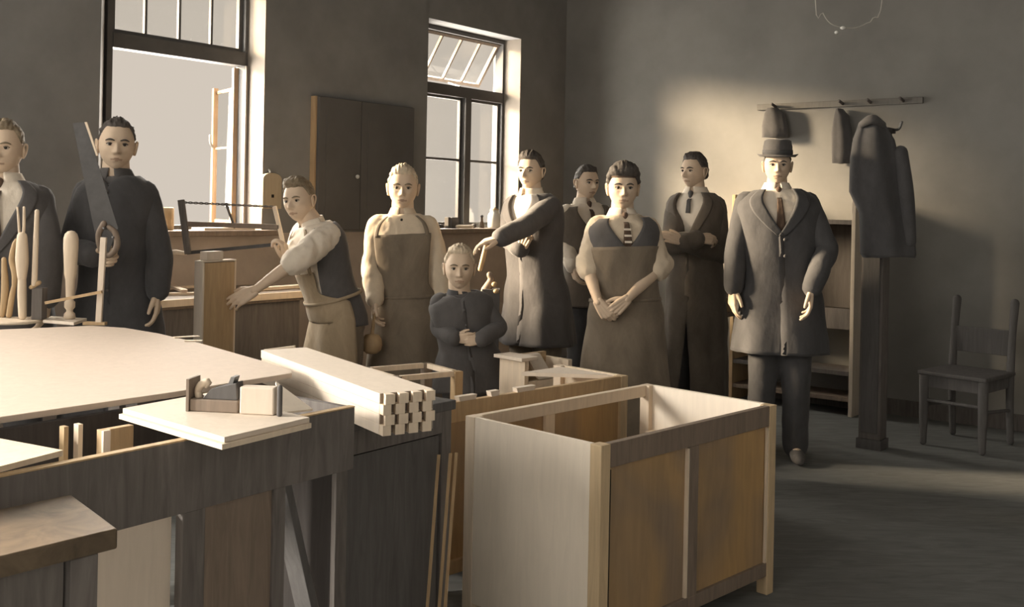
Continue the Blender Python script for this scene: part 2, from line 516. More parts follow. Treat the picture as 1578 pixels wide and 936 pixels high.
# --- open-topped cabinet in front: corner, width along, depth back
A = atz(927, 688, .70); B = atz(1197, 624, .70)
CU = V((B.x - A.x, B.y - A.y, 0)); CW = CU.length; CD = .60
def carcass(name, label, org, ux, wdt, dep, h, mats, legs=.07, mid=.46, left_panel=True, right_panel=True, back_rail=True, inner=True, group=None, panels=True):
    T = frame_z((org.x, org.y, 0), ux)
    t = thing(name, label, 'cabinet', (org.x, org.y, 0), group)
    P = .045; rail = .075
    def part(nm, m, bev=.002, **k): return obj(nm, m, mats.get(nm, mats['*']), t, bevel=bev, **k)
    for (x, y) in ((0, 0), (wdt - P, 0), (wdt - P, dep - P), (0, dep - P)):
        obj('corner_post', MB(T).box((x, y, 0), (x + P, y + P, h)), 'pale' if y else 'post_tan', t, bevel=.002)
    part('front_rail', MB(T).box((P, .003, h - rail), (wdt - P, .028, h)))
    part('bottom_rail', MB(T).box((P, .003, legs), (wdt - P, .028, legs + .05)))
    if back_rail: part('back_rail', MB(T).box((P, dep - .03, h - .045), (wdt - P, dep - .003, h)))
    part('middle_stile', MB(T).box((wdt * mid, .003, legs + .05), (wdt * mid + .055, .028, h - rail)))
    if panels:
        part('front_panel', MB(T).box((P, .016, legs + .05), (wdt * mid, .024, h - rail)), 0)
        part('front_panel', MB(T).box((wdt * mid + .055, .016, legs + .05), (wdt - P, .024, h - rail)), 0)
    if left_panel: part('side_panel', MB(T).box((.002, P, legs), (.02, dep - P, h)), 0)
    if right_panel: part('side_panel', MB(T).box((wdt - .02, P, legs), (wdt - .002, dep - P, h)), 0)
    if inner:
        part('runner', MB(T).box((.02, P, h - .20), (.07, dep - P, h - .18)))
        part('runner', MB(T).box((wdt - .07, P, h - .20), (wdt - .02, dep - P, h - .18)))
        part('cross_rail', MB(T).box((wdt * .47, P, h - .20), (wdt * .47 + .06, dep - .03, h - .18)))
        part('bottom_board', MB(T).box((P, P, legs + .01), (wdt - P, dep - P, legs + .025)), 0)
    return t, T
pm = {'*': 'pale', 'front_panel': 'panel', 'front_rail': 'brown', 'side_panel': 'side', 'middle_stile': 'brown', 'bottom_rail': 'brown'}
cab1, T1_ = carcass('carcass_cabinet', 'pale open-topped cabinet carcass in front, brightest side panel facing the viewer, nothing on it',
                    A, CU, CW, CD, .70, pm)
obj('glue_strip', MB(T1_).box((.0605 - .0135, .001, .13), (.0505, .0165, .62)), 'hole', cab1)
obj('glue_strip', MB(T1_).box((CW - .055, .004, .12), (CW - .045, .0135, .62)), 'pale', cab1)
obj('glue_strip', MB(T1_).box((CW * .46 - .010, .004, .12), (CW * .46, .0155, .62)), 'pale', cab1)

# --- second carcass behind it
A2 = atz(680, 624, .70); B2 = atz(968, 579, .70)
CU2 = V((B2.x - A2.x, B2.y - A2.y, 0)); CW2 = CU2.length; CD2 = .40
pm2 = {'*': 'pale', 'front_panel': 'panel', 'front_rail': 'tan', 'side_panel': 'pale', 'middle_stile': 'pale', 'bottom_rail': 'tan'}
cab2, T2_ = carcass('carcass_cabinet', 'second open-topped cabinet carcass right behind the front one, white blocks on its rail',
                    A2, CU2, CW2, CD2, .70, pm2, mid=.52, left_panel=False, back_rail=False)
def at_rail(px):  # x on the front rail of the second carcass for a picture column
    r = ray(px, 600); d = CU2.normalized()
    t = (A2.x * r.y - A2.y * r.x) / (d.y * r.x - d.x * r.y)
    return t
for k, (x0, x1, hh, lab) in enumerate(((708, 736, .018, 'long white wood block, leftmost on the rail of the cabinet behind'),
                                  (757, 771, .020, 'small white tapered wood block in the middle of the rear cabinet rail'),
                                  (797, 826, .018, 'thin white wood block beside the rear drawer box on the cabinet rail'))):
    a, b = at_rail(x0), at_rail(x1)
    if b < a: a, b = b, a
    m = MB(T2_).prism([(a + .006, .002, .70), (b - .006, .002, .70), (b, .002, .70 + hh), (a, .002, .70 + hh)], (0, .026, 0))
    obj('wood_block', m, 'white_board', tagd=(lab, 'wood block', 'white blocks on the rear cabinet rail'))
obj('corner_board', MB(T2_).prism([(CW2 - .045, .05, .683), (CW2 - .045, .35, .683), (CW2 - .30, .35, .683)], (0, 0, .016)), 'white_board', cab2)

# --- drawer box standing behind the second carcass, with a white block on its edge
D0 = at(808, 600, 4.86); D0.z = 0
TD = frame_z((D0.x, D0.y, 0), CU2)
t = thing('drawer_box', 'upright pale drawer box with overhanging top edge behind the second cabinet', 'drawer', (D0.x, D0.y, 0))
obj('side_board', MB(TD).box((0, 0, 0), (.028, .17, .70)), 'pale', t, bevel=.002)
obj('side_board', MB(TD).box((.30, 0, 0), (.328, .17, .68)), 'pale', t, bevel=.002)
obj('back_board', MB(TD).box((.028, .15, 0), (.30, .17, .705)), 'tan', t)
obj('front_board', MB(TD).box((.028, .0, 0), (.30, .022, .60)), 'pale', t)
obj('top_edge', MB(TD).box((-.03, -.01, .70), (.08, .18, .716)), 'white_board', t, bevel=.002)
m = MB(TD).prism([(.10, .00, .605), (.20, .00, .605), (.185, .08, .71), (.09, .08, .71)], (.0, .02, .004))
obj('white_card', m, 'white_board', tagd=('white square card leaning inside the upright drawer box', 'card'))

# --- small open frame (stool frame) left of it
t = thing('stool_frame', 'small unfinished stool frame with thin rail behind the dovetailed stack', 'stool', (0, 0, 0))
q0 = atz(704, 572, .70); q1 = atz(612, 580, .70); du = (V3(q0, 0) - V3(q1, 0)).normalized(); dn = V((-du.y, du.x, 0))
t.location = (q0.x, q0.y, 0); ORG[t.name] = V((q0.x, q0.y, 0))
for a_ in (0, 1):
    for b_ in (0, 1):
        p = V3(q0, 0) - du * (.30 * a_) + dn * (.26 * b_)
        Tt = frame_z((p.x, p.y, 0), du)
        obj('leg', MB(Tt).box((-.02, -.02, 0), (.02, .02, .70)), 'tan' if a_ == 0 and b_ == 0 else 'brown', t, bevel=.002)
for a_, b_ in (((0, 0), (1, 0)), ((0, 1), (1, 1)), ((0, 0), (0, 1)), ((1, 0), (1, 1))):
    p = V3(q0, .69) - du * (.30 * a_[0]) + dn * (.26 * a_[1]); q = V3(q0, .69) - du * (.30 * b_[0]) + dn * (.26 * b_[1])
    d_ = (q - p).normalized(); obj('rail', MB().beam(p + d_ * .02, q - d_ * .02, .02, .022), 'pale', t)

# --- dark chest under the dovetailed stack
C0 = V((-.48, 2.95, 0)); TC = frame_z(C0, V((.6, .8, 0)))
t = thing('dark_cabinet', 'dark stained cabinet carrying the stack of dovetailed boards', 'cabinet', C0)
CWD, CDD, CH = .50, .52, .795
obj('body', MB(TC).box((0, .02, .09), (CWD, CDD, CH - .03)), 'deep', t)
obj('top', MB(TC).box((-.01, -.01, CH - .03), (CWD + .01, CDD + .01, CH)), 'black', t, bevel=.003)
obj('plinth', MB(TC).box((.02, .05, 0), (CWD - .02, CDD - .02, .09)), 'black', t)
for x in (0, CWD - .045): obj('stile', MB(TC).box((x, 0, .09), (x + .045, .02, CH - .03)), 'dark', t, bevel=.002)
obj('rail', MB(TC).box((.045, 0, CH - .10), (CWD - .045, .02, CH - .03)), 'dark', t, bevel=.002)
obj('door', MB(TC).box((.05, .008, .12), (CWD - .05, .02, CH - .105)), 'black', t, bevel=.002)
# three narrow battens leaning at its right end
for k, (px, dy) in enumerate(((672, .0), (690, .02), (699, .03))):
    p = at(px, 890, 3.18 + dy); q = at(px + 4, 712, 3.26 + dy)
    p.z = 0; nm = ('leftmost', 'middle', 'rightmost')[k]
    p = V((q.x - .03, q.y - .10, 0)) ; p.z = .002
    obj('batten', MB().beam(p, V((q.x, q.y, .64)), .008, .008), 'tan', tagd=('thin upright batten leaning on the dark cabinet, %s of three' % nm, 'batten', 'thin battens by the dark cabinet'))

# --- stack of dovetailed drawer sides
S0 = V((-.334, 2.80, 0)); TS = frame_z((S0.x, S0.y, 0), V((.138, .090, 0)))
LEN, WD = .95, .165
t = thing('dovetailed_board', 'x', 'board', V((0, 0, 0)))
bpy.data.objects.remove(t)
NB = 4; bt = .0275
for i in range(NB):
    z = CH + .001 + i * (bt + .0004)
    off = (.0, .006, -.004, .003)[i]
    labs = ('lowest of the stacked dovetailed boards, lying on the dark cabinet', 'second dovetailed board from the bottom of the stack',
            'third dovetailed board up, just under the topmost', 'topmost pale board of the stack with dovetailed end')
    t = thing('dovetailed_board', labs[i], 'board', TS @ V((WD / 2, .4, z)), 'stack of dovetailed drawer boards')
    # body behind the joint, then tails cut at the near end (flaring outward)
    body = MB(TS).box((0, .024, z), (WD, LEN + off, z + bt))
    obj('board', body, 'white_board', t, bevel=.001)
    nt_ = 4
    tails = MB(TS)
    for k in range(nt_):
        x = (k + (.5 if i % 2 else .25)) * WD / nt_
        w0, w1 = WD / nt_ * .22, WD / nt_ * .34
        x0, x1 = max(0, x - w0), min(WD, x + w0); y0, y1 = max(0, x - w1), min(WD, x + w1)
        tails.prism([(x0, .024, z), (x1, .024, z), (y1, 0, z), (y0, 0, z)], (0, 0, bt))
    obj('tails', tails, 'pale', t)
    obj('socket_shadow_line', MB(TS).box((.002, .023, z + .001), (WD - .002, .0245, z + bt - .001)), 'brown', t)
TOPZ = CH + NB * (bt + .0004)

# --- long unfinished carcass bench in the left foreground (apron, stiles, panels)
Q1 = atz(547, 627, .88); Q0 = atz(0, 735, .88)
BU = V3(Q1 - Q0, 0).normalized(); TB = frame_z((Q1.x, Q1.y, 0), BU)   # local x negative = towards the left
def bx(px):  # local x on the apron line at picture column px
    r = ray(px, 700); t = (Q1.x * r.y - Q1.y * r.x) / (BU.y * r.x - BU.x * r.y); return t
BD = .42
def bxy(px, yl):   # the same on a line yl behind the apron
    o = TB @ V((0, yl, 0)); r = ray(px, 700)
    return (o.x * r.y - o.y * r.x) / (BU.y * r.x - BU.x * r.y)
t = bench = thing('long_carcass', 'long dark unfinished counter carcass with deep front board across the left foreground', 'counter', (Q1.x, Q1.y, 0))
xl = bx(-140)
obj('apron', MB(TB).box((xl, 0, .715), (0, .022, .878)), 'dark', t, bevel=.002)
obj('top_edge_strip', MB(TB).box((xl, 0, .878), (0, .022, .8815)), 'tan', t)
obj('end_board', MB(TB).box((-.022, .022, .715), (0, BD, .88)), 'dark', t, bevel=.002)
obj('back_board', MB(TB).box((xl, BD, .715), (0, BD + .022, .875)), 'deep', t)
for p0, p1 in ((285, 320), (425, 443)):
    obj('stile', MB(TB).box((bx(p0), .003, 0), (bx(p1), .03, .715)), 'dark', t, bevel=.002)
obj('panel', MB(TB).box((bx(320), .012, .05), (bx(425), .02, .715)), 'brown', t)
obj('stile', MB(TB).box((xl + .02, .003, 0), (xl + .08, .03, .715)), 'dark', t)
obj('cross_board', MB(TB).box((bxy(156, .27), .27, .35), (bxy(205, .27), .29, .868)), 'tan', t)
obj('cross_board_end', MB(TB).box((bxy(156, .27), .262, .35), (bxy(167, .27), .27, .868)), 'white_board', t)
for px, m in ((98, 'tan'), (120, 'pale')):
    obj('inner_post', MB(TB).box((bxy(px, .34), .34, .0), (bxy(px + 7, .34), .36, .875)), m, t)
obj('brace', MB().beam(TB @ V((bx(455), .06, .715)), TB @ V((bx(560), .10, 0)), .07, .022, up=BU), 'black', t, bevel=.002)
obj('brace', MB().beam(TB @ V((bx(468), .10, .715)), TB @ V((bx(585), .16, 0)), .05, .03, up=BU), 'dark', t, bevel=.002)
obj('corner_leg', MB(TB).box((-.075, .34, 0), (-.025, .39, .715)), 'brown', t, bevel=.002)
m = MB(TB).prism([(bx(283), .04, .03), (bx(283), .04, .715), (bx(120), .04, .715), (bx(120), .04, .03)], (0, .012, 0))
obj('leaning_panel', m, 'white_board', tagd=('pale blank panel standing under the long dark counter', 'panel'))
# board closing the left end of its top
a1 = atz(97, 702, .8835); a2 = atz(-8, 683, .8835)
pp = [atz(97, 703, .8835), atz(-150, 768, .8835), atz(-260, 700, .8835), a2]
obj('top_board', MB().prism(pp, (0, 0, .012)), 'pale', tagd=('short pale board lying on the far left top of the dark counter', 'board'))

# --- two square boards on the counter with plane, block, set square
zz = .8825
c0, c1, c3 = atz(342, 694, zz), atz(480, 660, zz), atz(183, 646, zz)
c2 = c1 + (c3 - c0)
obj('square_board', MB().prism([c0, c1, c2, c3], (0, 0, .012)), 'pale', bevel=.001, tagd=('lower of the two square pale boards under the wooden plane', 'board', 'square boards on the counter'))
e = (c1 - c0) * .04; g = (c3 - c0) * .015
obj('square_board', MB().prism([c0 + e + g, c1 - e * .1 + g, c2 - e * .1, c3 + e], (0, 0, .012)), 'white_board', bevel=.001, tagd=('upper square pale board on the counter carrying the wooden plane', 'board', 'square boards on the counter'))
bpy.data.objects['square_board.001'].location.z += .0125
PZ = zz + .025
PL = atz(292, 634, PZ); PR = atz(432, 641, PZ)
TPl = frame_z((PL.x, PL.y, PZ), V3(PR - PL, 0))
L = V3(PR - PL, 0).length
pxm = L / 140.0                                  # metres per picture pixel along this line
t = thing('bench_plane', 'wooden bench plane with pale curled tote and dark iron on the square boards', 'plane', (PL.x, PL.y, PZ))
obj('stock', MB(TPl).box((0, 0, 0), (75 * pxm, .055, .03)), 'brown', t, bevel=.003)
obj('tote', MB(TPl).tube([(.012, .028, .03), (.008, .028, .045), (.016, .028, .060), (.034, .028, .068), (.03, .028, .058)], [.010, .009, .010, .009, .006], n=10), 'pale', t, smooth=True)
obj('body', MB(TPl).prism([(.03, .006, .03), (72 * pxm, .006, .03), (70 * pxm, .006, .072), (.05, .006, .055)], (0, .043, 0)), 'black', t, bevel=.002)
obj('iron', MB(TPl).prism([(52 * pxm, .012, .05), (60 * pxm, .012, .05), (66 * pxm, .012, .085), (60 * pxm, .012, .085)], (0, .032, 0)), 'metal', t)
obj('end_plate', MB(TPl).box((-.008, -.004, 0), (-.001, .06, .078)), 'brown', t)
obj('pale_box', MB(TPl).box((78 * pxm, -.005, 0), (131 * pxm, .030, .066)), 'white_board', bevel=.004, tagd=('plump pale wooden box between the plane and the small dark peg', 'box'))
obj('peg', MB(TPl).tube([(140 * pxm, -.006, .004), (140 * pxm, -.006, .068)], .0065, n=12), 'black', smooth=True, tagd=('small dark upright peg beside the pale wooden box', 'peg'))
w0_, w1_ = atz(432, 640, zz), atz(482, 634, zz)
ap_ = at(425, 588, w0_.y + .13); nn_ = (w1_ - w0_).cross(ap_ - w0_).normalized()
if nn_.z > 0: nn_ = -nn_
obj('set_square', MB().prism([w0_ + V((0, 0, .006)), w1_ + V((0, 0, .006)), ap_], nn_ * .006), 'side', tagd=('white triangular board leaning beside the dark peg', 'triangle board'))
# thin batten lying along the edge of the big top
b0, b1 = atz(352, 603, .915), atz(450, 583, .915)

# --- the big pale tabletop resting on the counter and the bench beyond
ZT = .897
poly = [(-60, 655), (0, 643), (270, 604), (450, 575), (449, 571), (407, 557), (305, 528), (244, 514), (193, 505.5), (142, 502), (51, 506), (0, 508), (-60, 514)]
pw = [atz(x, y, ZT) for x, y in poly]
xmin = V3(pw[0], ZT)
obj('large_tabletop', MB().prism(pw, (0, 0, -.016)), 'tabletop', bevel=.002, tagd=('very large pale tabletop with rounded far edge filling the left side', 'tabletop'))
mm = MB().beam(atz(352, 604, ZT) + V((0, 0, .0015)), atz(449, 583, ZT) + V((0, 0, .0015)), .03, .003)
for k, (x0, y0, x1, y1, lb) in enumerate(((268, 521, 306, 519, 'pale wood sliver, upper one at the far edge of the large tabletop'), (285, 526, 312, 526, 'pale wood sliver, nearer one at the far edge of the large tabletop'))):
    obj('wood_sliver', MB().beam(atz(x0, y0, ZT + .001) + V((0, 0, .002)), atz(x1, y1, ZT + .001) + V((0, 0, .002)), .025, .003), 'pale', tagd=(lb, 'sliver', 'slivers on the tabletop'))
# support bench under its far side
K0 = V3(atz(-30, 560, ZT), 0)
t = thing('trestle_bench', 'dark trestle bench carrying the far side of the large tabletop', 'bench', K0)
TK = frame_z(K0, V((.61, .79, 0)))
obj('bench_top', MB(TK).box((-.3, -.1, .82), (.62, .12, .88)), 'dark', t, bevel=.003)
for x in (-.2, .5):
    for y in (-.08, .03): obj('leg', MB(TK).box((x, y, 0), (x + .07, y + .07, .82)), 'dark', t)

# --- dark workbench corner, bottom left
g0 = atz(182, 815, .84); g1 = atz(110, 762, .84); g2 = atz(-10, 861, .84)
t = thing('work_table', 'small worn dark work table in the bottom left corner', 'table', V3(g0, 0))
ex = (g1 - g0); ey = (g2 - g0); ey = ey * 1.35
far_ = g0 + ex + ey
obj('table_top', MB().prism([g0, g1, far_, g0 + ey], (0, 0, -.036)), 'work_top', t, bevel=.004)
exn, eyn = ex.normalized(), ey.normalized()
lc = V3(g0, 0) + exn * .04 + eyn * .06
for a_, b_ in ((0, 0), (1, 0), (0, 1), (1, 1)):
    c = lc + exn * (a_ * (ex.length - .09)) + eyn * (b_ * (ey.length - .12))
    TT = frame_z((c.x, c.y, 0), eyn)
    obj('leg', MB(TT).box((-.025, -.025, 0), (.025, .025, .80)), 'dark', t, bevel=.002)
c = lc + exn * .0; d = lc + eyn * (ey.length - .12)
obj('rail', MB().beam(V3(c, .755) + eyn * .03, V3(d, .755) - eyn * .03, .02, .09), 'dark', t)
c = lc + exn * (ex.length - .09); 
obj('rail', MB().beam(V3(lc, .755) + exn * .03, V3(c, .755) - exn * .03, .02, .09), 'dark', t)
obj('shelf', MB().beam(V3(lc, .25) + exn * .10 + eyn * .03, V3(lc, .25) + exn * .10 + eyn * (ey.length - .15), .16, .02), 'dark', t)

# ------------------------------------------------------------------ wall bench and window-side things
n_ = wall_sn(atz(420, 452, .90)); s0_, s1_ = wall_sn(atz(190, 462, .9))[0], wall_sn(atz(482, 448, .9))[0]
NB_ = n_[1]
TW = WM
t = thing('wall_bench', 'dark workbench with pale top edge along the wall under the big window', 'bench', W((s0_ + s1_) / 2, .3, 0))
obj('bench_top', MB(TW).box((s0_ + .05, -NB_ + .02, .845), (s1_, -.21, .90)), 'brown', t, bevel=.003)
obj('top_edge', MB(TW).box((s0_ + .05, -NB_, .862), (s1_, -NB_ + .02, .90)), 'pale', t, bevel=.002)
obj('front_panel', MB(TW).box((s0_ + .10, -NB_ + .05, .08), (s1_ - .05, -NB_ + .07, .845)), 'dark', t)
for x in (s0_ + .10, s1_ - .12):
    for y in (-NB_ + .08, -.30): obj('leg', MB(TW).box((x, y, 0), (x + .07, y + .07, .845)), 'dark', t)
# tool tray odds: strips lying on the bench left of the upright box
for k, (x0, y0, x1, y1, z, lb) in enumerate(((258, 437, 296, 436, .9, 'flat pale offcut strip farthest back on the wall bench'),
                                       (252, 447, 300, 444, .9, 'flat pale offcut strip in the middle of the wall bench litter'),
                                       (252, 456, 300, 455, .9, 'flat pale offcut strip on the front edge of the wall bench'),
                                       (262, 442, 284, 451, .917, 'short offcut lying crosswise over the strips on the wall bench'))):
    obj('offcut_strip', MB().beam(atz(x0, y0, z) + V((0, 0, .008)), atz(x1, y1, z) + V((0, 0, .008)), .035, .014), 'pale', tagd=(lb, 'offcut', 'offcuts on the wall bench'))
# pale board on the bench top at the right
obj('long_offcut', MB().beam(atz(376, 451, .9) + V((0, .04, .012)), atz(476, 444, .9) + V((0, .04, .012)), .06, .018), 'pale', tagd=('long pale offcut lying on the wall bench behind the stooping boy', 'offcut'))

# upright wooden box clamped in front
bx0 = at(313, 405, 5.05); bx1 = at(362, 405, 5.25)
ux_ = V3(bx1 - bx0, 0); TX = frame_z((bx0.x, bx0.y, 0), ux_); bw = ux_.length; bz = bx0.z
t = thing('upright_box', 'tall narrow pale wooden column box held upright by the stooping boy', 'box', V3(bx0, 0))
obj('front_board', MB(TX).box((.012, 0, 0), (bw, .012, bz - .003)), 'tan', t, bevel=.002)
obj('side_board', MB(TX).box((0, 0, .0), (.012, .055, bz)), 'white_board', t, bevel=.002)
obj('back_board', MB(TX).box((.012, .045, 0), (bw, .055, bz)), 'pale', t)
obj('side_board', MB(TX).box((bw, .0, 0), (bw + .012, .055, bz)), 'pale', t, bevel=.002)
obj('top_rim', MB(TX).box((.0, .0, bz), (bw + .012, .055, bz + .008)), 'white_board', t, bevel=.002)
obj('small_block', MB(TX).box((.03, .004, bz + .008), (.145, .05, bz + .052)), 'white_board', bevel=.003, tagd=('small white block on top of the tall column box', 'wood block'))
# thin T on the floor stand
p = at(407, 541, 4.6); q = at(455, 535, 4.6); md = at(434, 539, 4.6)
t = thing('marking_stand', 'thin pale T-shaped stand behind the large tabletop', 'stand', V3(md, 0))
obj('cross_bar', MB().beam(p, q, .02, .012), 'pale', t)
obj('post', MB().beam(V3(md, .02), md - V((0, 0, .006)), .014, .014, up=(0, 1, 0)), 'brown', t)
obj('base', MB().box((md.x - .1, md.y - .1, 0), (md.x + .1, md.y + .1, .02)), 'brown', t)

# bow saw held by the stooping boy
YS = 5.45
t = thing('bow_saw', 'large wooden bow saw with twisted cord held up by the stooping boy', 'saw', at(350, 350, YS))
def px_beam(pts, Y, w, d): return MB().tube([at(x, y, Y) for x, y in pts], w, n=8, sub=3)
obj('cheek', MB().beam(at(279, 308, YS), at(290, 392, YS), .022, .034, up=(1, 0, .15)), 'dark', t, bevel=.004)
obj('cheek', MB().beam(at(423, 318, YS), at(437, 378, YS), .02, .022, up=(1, 0, -.15)), 'pale', t, bevel=.004)
obj('stretcher', MB().beam(at(289, 345, YS), at(431, 350, YS), .02, .026), 'brown', t, bevel=.003)
cm = MB(); n = 60
a_, b_ = at(281, 312, YS), at(424, 319, YS)
for ph in (0, PI):
    cm.tube([a_.lerp(b_, i / n) + V((0, math.cos(i * .9 + ph) * .004, math.sin(i * .9 + ph) * .004)) for i in range(n + 1)], .0032, n=6, sub=1)
obj('twisted_cord', cm, 'dark', t, smooth=True)
obj('toggle', MB().beam(at(348, 313, YS), at(362, 352, YS), .012, .012, up=(0, 1, 0)), 'dark', t, bevel=.002)
obj('blade', MB().beam(at(288, 390, YS), at(436, 376, YS), .003, .018), 'blade', t)
obj('handle', MB().tube([at(286, 391, YS), at(272, 389, YS), at(262, 389, YS)], [.010, .013, .010], n=10), 'pale', t, smooth=True)
obj('handle', MB().tube([at(437, 376, YS), at(440, 386, YS), at(442, 398, YS)], [.012, .016, .012], n=10), 'pale', t, smooth=True)

# window sill odds, big window
SZ = Z0
s_, nn_ = -2.95, .12
o_ = W(-2.80, .12, SZ)
t = thing('tin_can', 'tan tin can on the sill of the big window behind the boy with handsaw', 'can', o_)
obj('can', MB().lathe(o_, [(.05, 0), (.055, .004), (.055, .13), (.05, .132), (.047, .12), (.045, .01), (.001, .008)], 20), 'tan', t, smooth=True)
obj('wire_handle', MB().tube([o_ + V((-.055, 0, .12)), o_ + V((-.09, 0, .15)), o_ + V((-.15, .01, .13)), o_ + V((-.2, .02, .14))], .003, n=6), 'blade', t)
obj('sill_board', MB(WM).box((-2.62, -.26, SZ), (-2.25, -.13, SZ + .016)), 'white_board', bevel=.002, tagd=('flat white board lying on the sill of the big window', 'board'))
# window sill odds, second window
def sill(px, n): # point on sill 2 at picture column
    for i in range(400):
        s = -.5 + i * .0027
        p = W(s, n, SZ); c = CX + F * (p.x / p.y)
        if c >= px: return p
    return p
p = sill(690, .13)
obj('wood_block', MB(frame_z(p, UX)).box((-.012, -.02, 0), (.012, .02, .085)), 'black', bevel=.002, tagd=('thin dark upright block on the second window sill, left of the mullion', 'block'))
p = sill(697, .13)
obj('cigar_box', MB(frame_z(p, UX)).box((-.035, -.03, 0), (.035, .03, .085)), 'black', bevel=.003, tagd=('small black box standing on the second window sill', 'box'))
p = sill(676, .10)
obj('dark_block', MB(frame_z(p, UX)).box((-.04, -.02, 0), (.04, .02, .03)), 'black', bevel=.002, tagd=('low dark block on the second sill beside the shoulder of the fair boy', 'block'))
p = sill(712, .18)
obj('paper_roll', MB(frame_z(p, UX)).tube([(-.07, -.012, .014), (.11, -.012, .014)], .013, n=14), 'c_white', smooth=True, tagd=('white roll of paper lying on the second window sill', 'paper'))
p = sill(731, .13)
obj('putty_lump', MB().ell(p + V((0, 0, .018)), (.022, .02, .018)), 'black', smooth=True, tagd=('small dark round lump on the second window sill', 'lump'))
p = sill(743, .13)
t = thing('oil_bottle', 'slim dark bottle with knobbed stopper on the second window sill', 'bottle', p)
obj('bottle', MB().lathe(p, [(.02, 0), (.021, .004), (.020, .03), (.011, .055), (.009, .08), (.011, .082), (.001, .083)], 16), 'brown', t, smooth=True)
obj('stopper', MB().ell(p + V((0, 0, .093)), (.012, .012, .012)), 'black', t, smooth=True)
p = sill(762, .13)
t = thing('stone_jar', 'pale stoneware jar at the right end of the second window sill', 'jar', p)
obj('jar', MB().lathe(p, [(.045, 0), (.052, .005), (.055, .07), (.05, .11), (.035, .128), (.035, .14), (.040, .145), (.030, .146), (.001, .14)], 22), 'porcelain', t, smooth=True)
obj('lid', MB().lathe(p + V((0, 0, .1465)), [(.034, 0), (.036, .006), (.012, .014), (.012, .022), (.001, .024)], 18), 'tan', t, smooth=True)

# wall cupboard between the windows
sa = wall_sn(at(484, 250, 7.0))
def s_at(px, n):
    lo_, hi_ = -4.5, 1.1
    for _ in range(40):
        m_ = (lo_ + hi_) / 2; p = W(m_, n, 1)
        if CX + F * p.x / p.y < px: lo_ = m_
        else: hi_ = m_
    return m_
c_n = .275; x0, x1 = s_at(490, c_n), s_at(636, c_n)
t = thing('wall_cupboard', 'dark wall cupboard hung between the two windows, its near side catching light', 'cupboard', W(x0, .2, 1.235))
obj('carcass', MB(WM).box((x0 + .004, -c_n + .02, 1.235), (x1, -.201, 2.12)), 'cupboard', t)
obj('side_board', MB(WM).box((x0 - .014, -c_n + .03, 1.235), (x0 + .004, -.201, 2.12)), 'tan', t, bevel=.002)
xm = x0 + (x1 - x0) * .42
for a_, b_ in ((x0, xm - .003), (xm + .003, x1)):
    d = obj('door', MB(WM).box((a_, -c_n, 1.24), (b_, -c_n + .02, 2.115)), 'cupboard', t, bevel=.002)
    obj('door_panel', MB(WM).box((a_ + .06, -c_n - .004, 1.31), (b_ - .06, -c_n, 2.045)), 'cupboard', d)
obj('knob', MB().ell(W(xm - .04, c_n + .012, 1.6), (.014, .014, .014)), 'porcelain', t, smooth=True)
# round-topped pale board hung on the pier
nb = .235; xx0, xx1 = s_at(405, nb), s_at(434, nb)
r_ = (xx1 - xx0) / 2; zc = at(420, 276, W(xx0, nb, 1).y).z; zb = at(420, 322, W(xx0, nb, 1).y).z
poly = [(xx0, -nb, zb), (xx1, -nb, zb)] + [((xx0 + xx1) / 2 + r_ * math.cos(a * PI / 12), -nb, zc + r_ * .55 * math.sin(a * PI / 12)) for a in range(13)]
t = thing('bread_board_shape', 'x', 'x', (0, 0, 0)); bpy.data.objects.remove(t)
t = thing('round_topped_board', 'pale round-topped board hung on the pier beside the big window', 'board', W((xx0 + xx1) / 2, nb, zb))
obj('board', MB(WM).prism(poly, (0, .034, 0)), 'round_tan', t, bevel=.004)
obj('peg_hole', MB(WM).box(((xx0 + xx1) / 2 - .008, -nb - .001, zb + .07), ((xx0 + xx1) / 2 + .012, -nb, zb + .09)), 'hole', t)
# bench vise by the reaching man
p = at(757, 432, 6.0)
t = thing('bench_vise', 'dark bench vise with pale screw handles beside the reaching man', 'vise', V3(p, 0))
obj('post', MB().box((p.x - .05, p.y - .05, 0), (p.x + .05, p.y + .05, p.z - .05)), 'black', t)
obj('jaw', MB().tube([p + V((-.03, 0, -.06)), p + V((0, 0, 0)), p + V((-.01, 0, .03))], [.03, .022, .018], n=10), 'brown', t, smooth=True)
for dx, dz in ((.02, -.02), (-.02, -.09), (.03, -.06)):
    obj('handle_knob', MB().ell(p + V((dx, -.05, dz)), (.017, .014, .014)), 'tan', t, smooth=True)
# small bracket shelf seen under his hand
p0, p1 = at(740, 415, 6.1), at(746, 392, 6.1)
obj('chisel_handle', MB().tube([p0, p1, p1 + V((.01, 0, .06))], [.014, .016, .011], n=10), 'tan', smooth=True, tagd=('pale chisel handle sticking up behind the small child in a dark suit', 'chisel'))

# ------------------------------------------------------------------ tools at the left edge, standing on the large tabletop's far side
ZP = ZT + .001
def on(px, py): return atz(px, py, ZP)
# white square board with turned handle
sq = [atz(x, y, ZP) for x, y in ((46, 499), (112, 504), (133, 496), (70, 493))]
sq = [atz(66, 498, ZP), atz(114, 502, ZP), atz(134, 495, ZP), atz(78, 491.5, ZP)]
obj('small_board', MB().prism(sq, (0, 0, .012)), 'white_board', bevel=.002, tagd=('small white square board under the upright turned wooden handle', 'board'))
pb = atz(107, 496, ZP) + V((0, 0, .012))
k = pb.y / F
prof = [(7, 0), (9, 2), (8, 8), (5, 11), (5, 14), (8, 18), (8, 26), (5, 29), (6, 34), (7, 60), (9, 70), (10, 88), (11, 110), (11, 124), (9, 131), (5, 135), (.5, 136)]
obj('turned_handle', MB().lathe(pb, [(r * k, z * k) for r, z in prof], 20), 'pale', smooth=True, tagd=('turned pale wooden handle standing upright on the small white board', 'handle'))
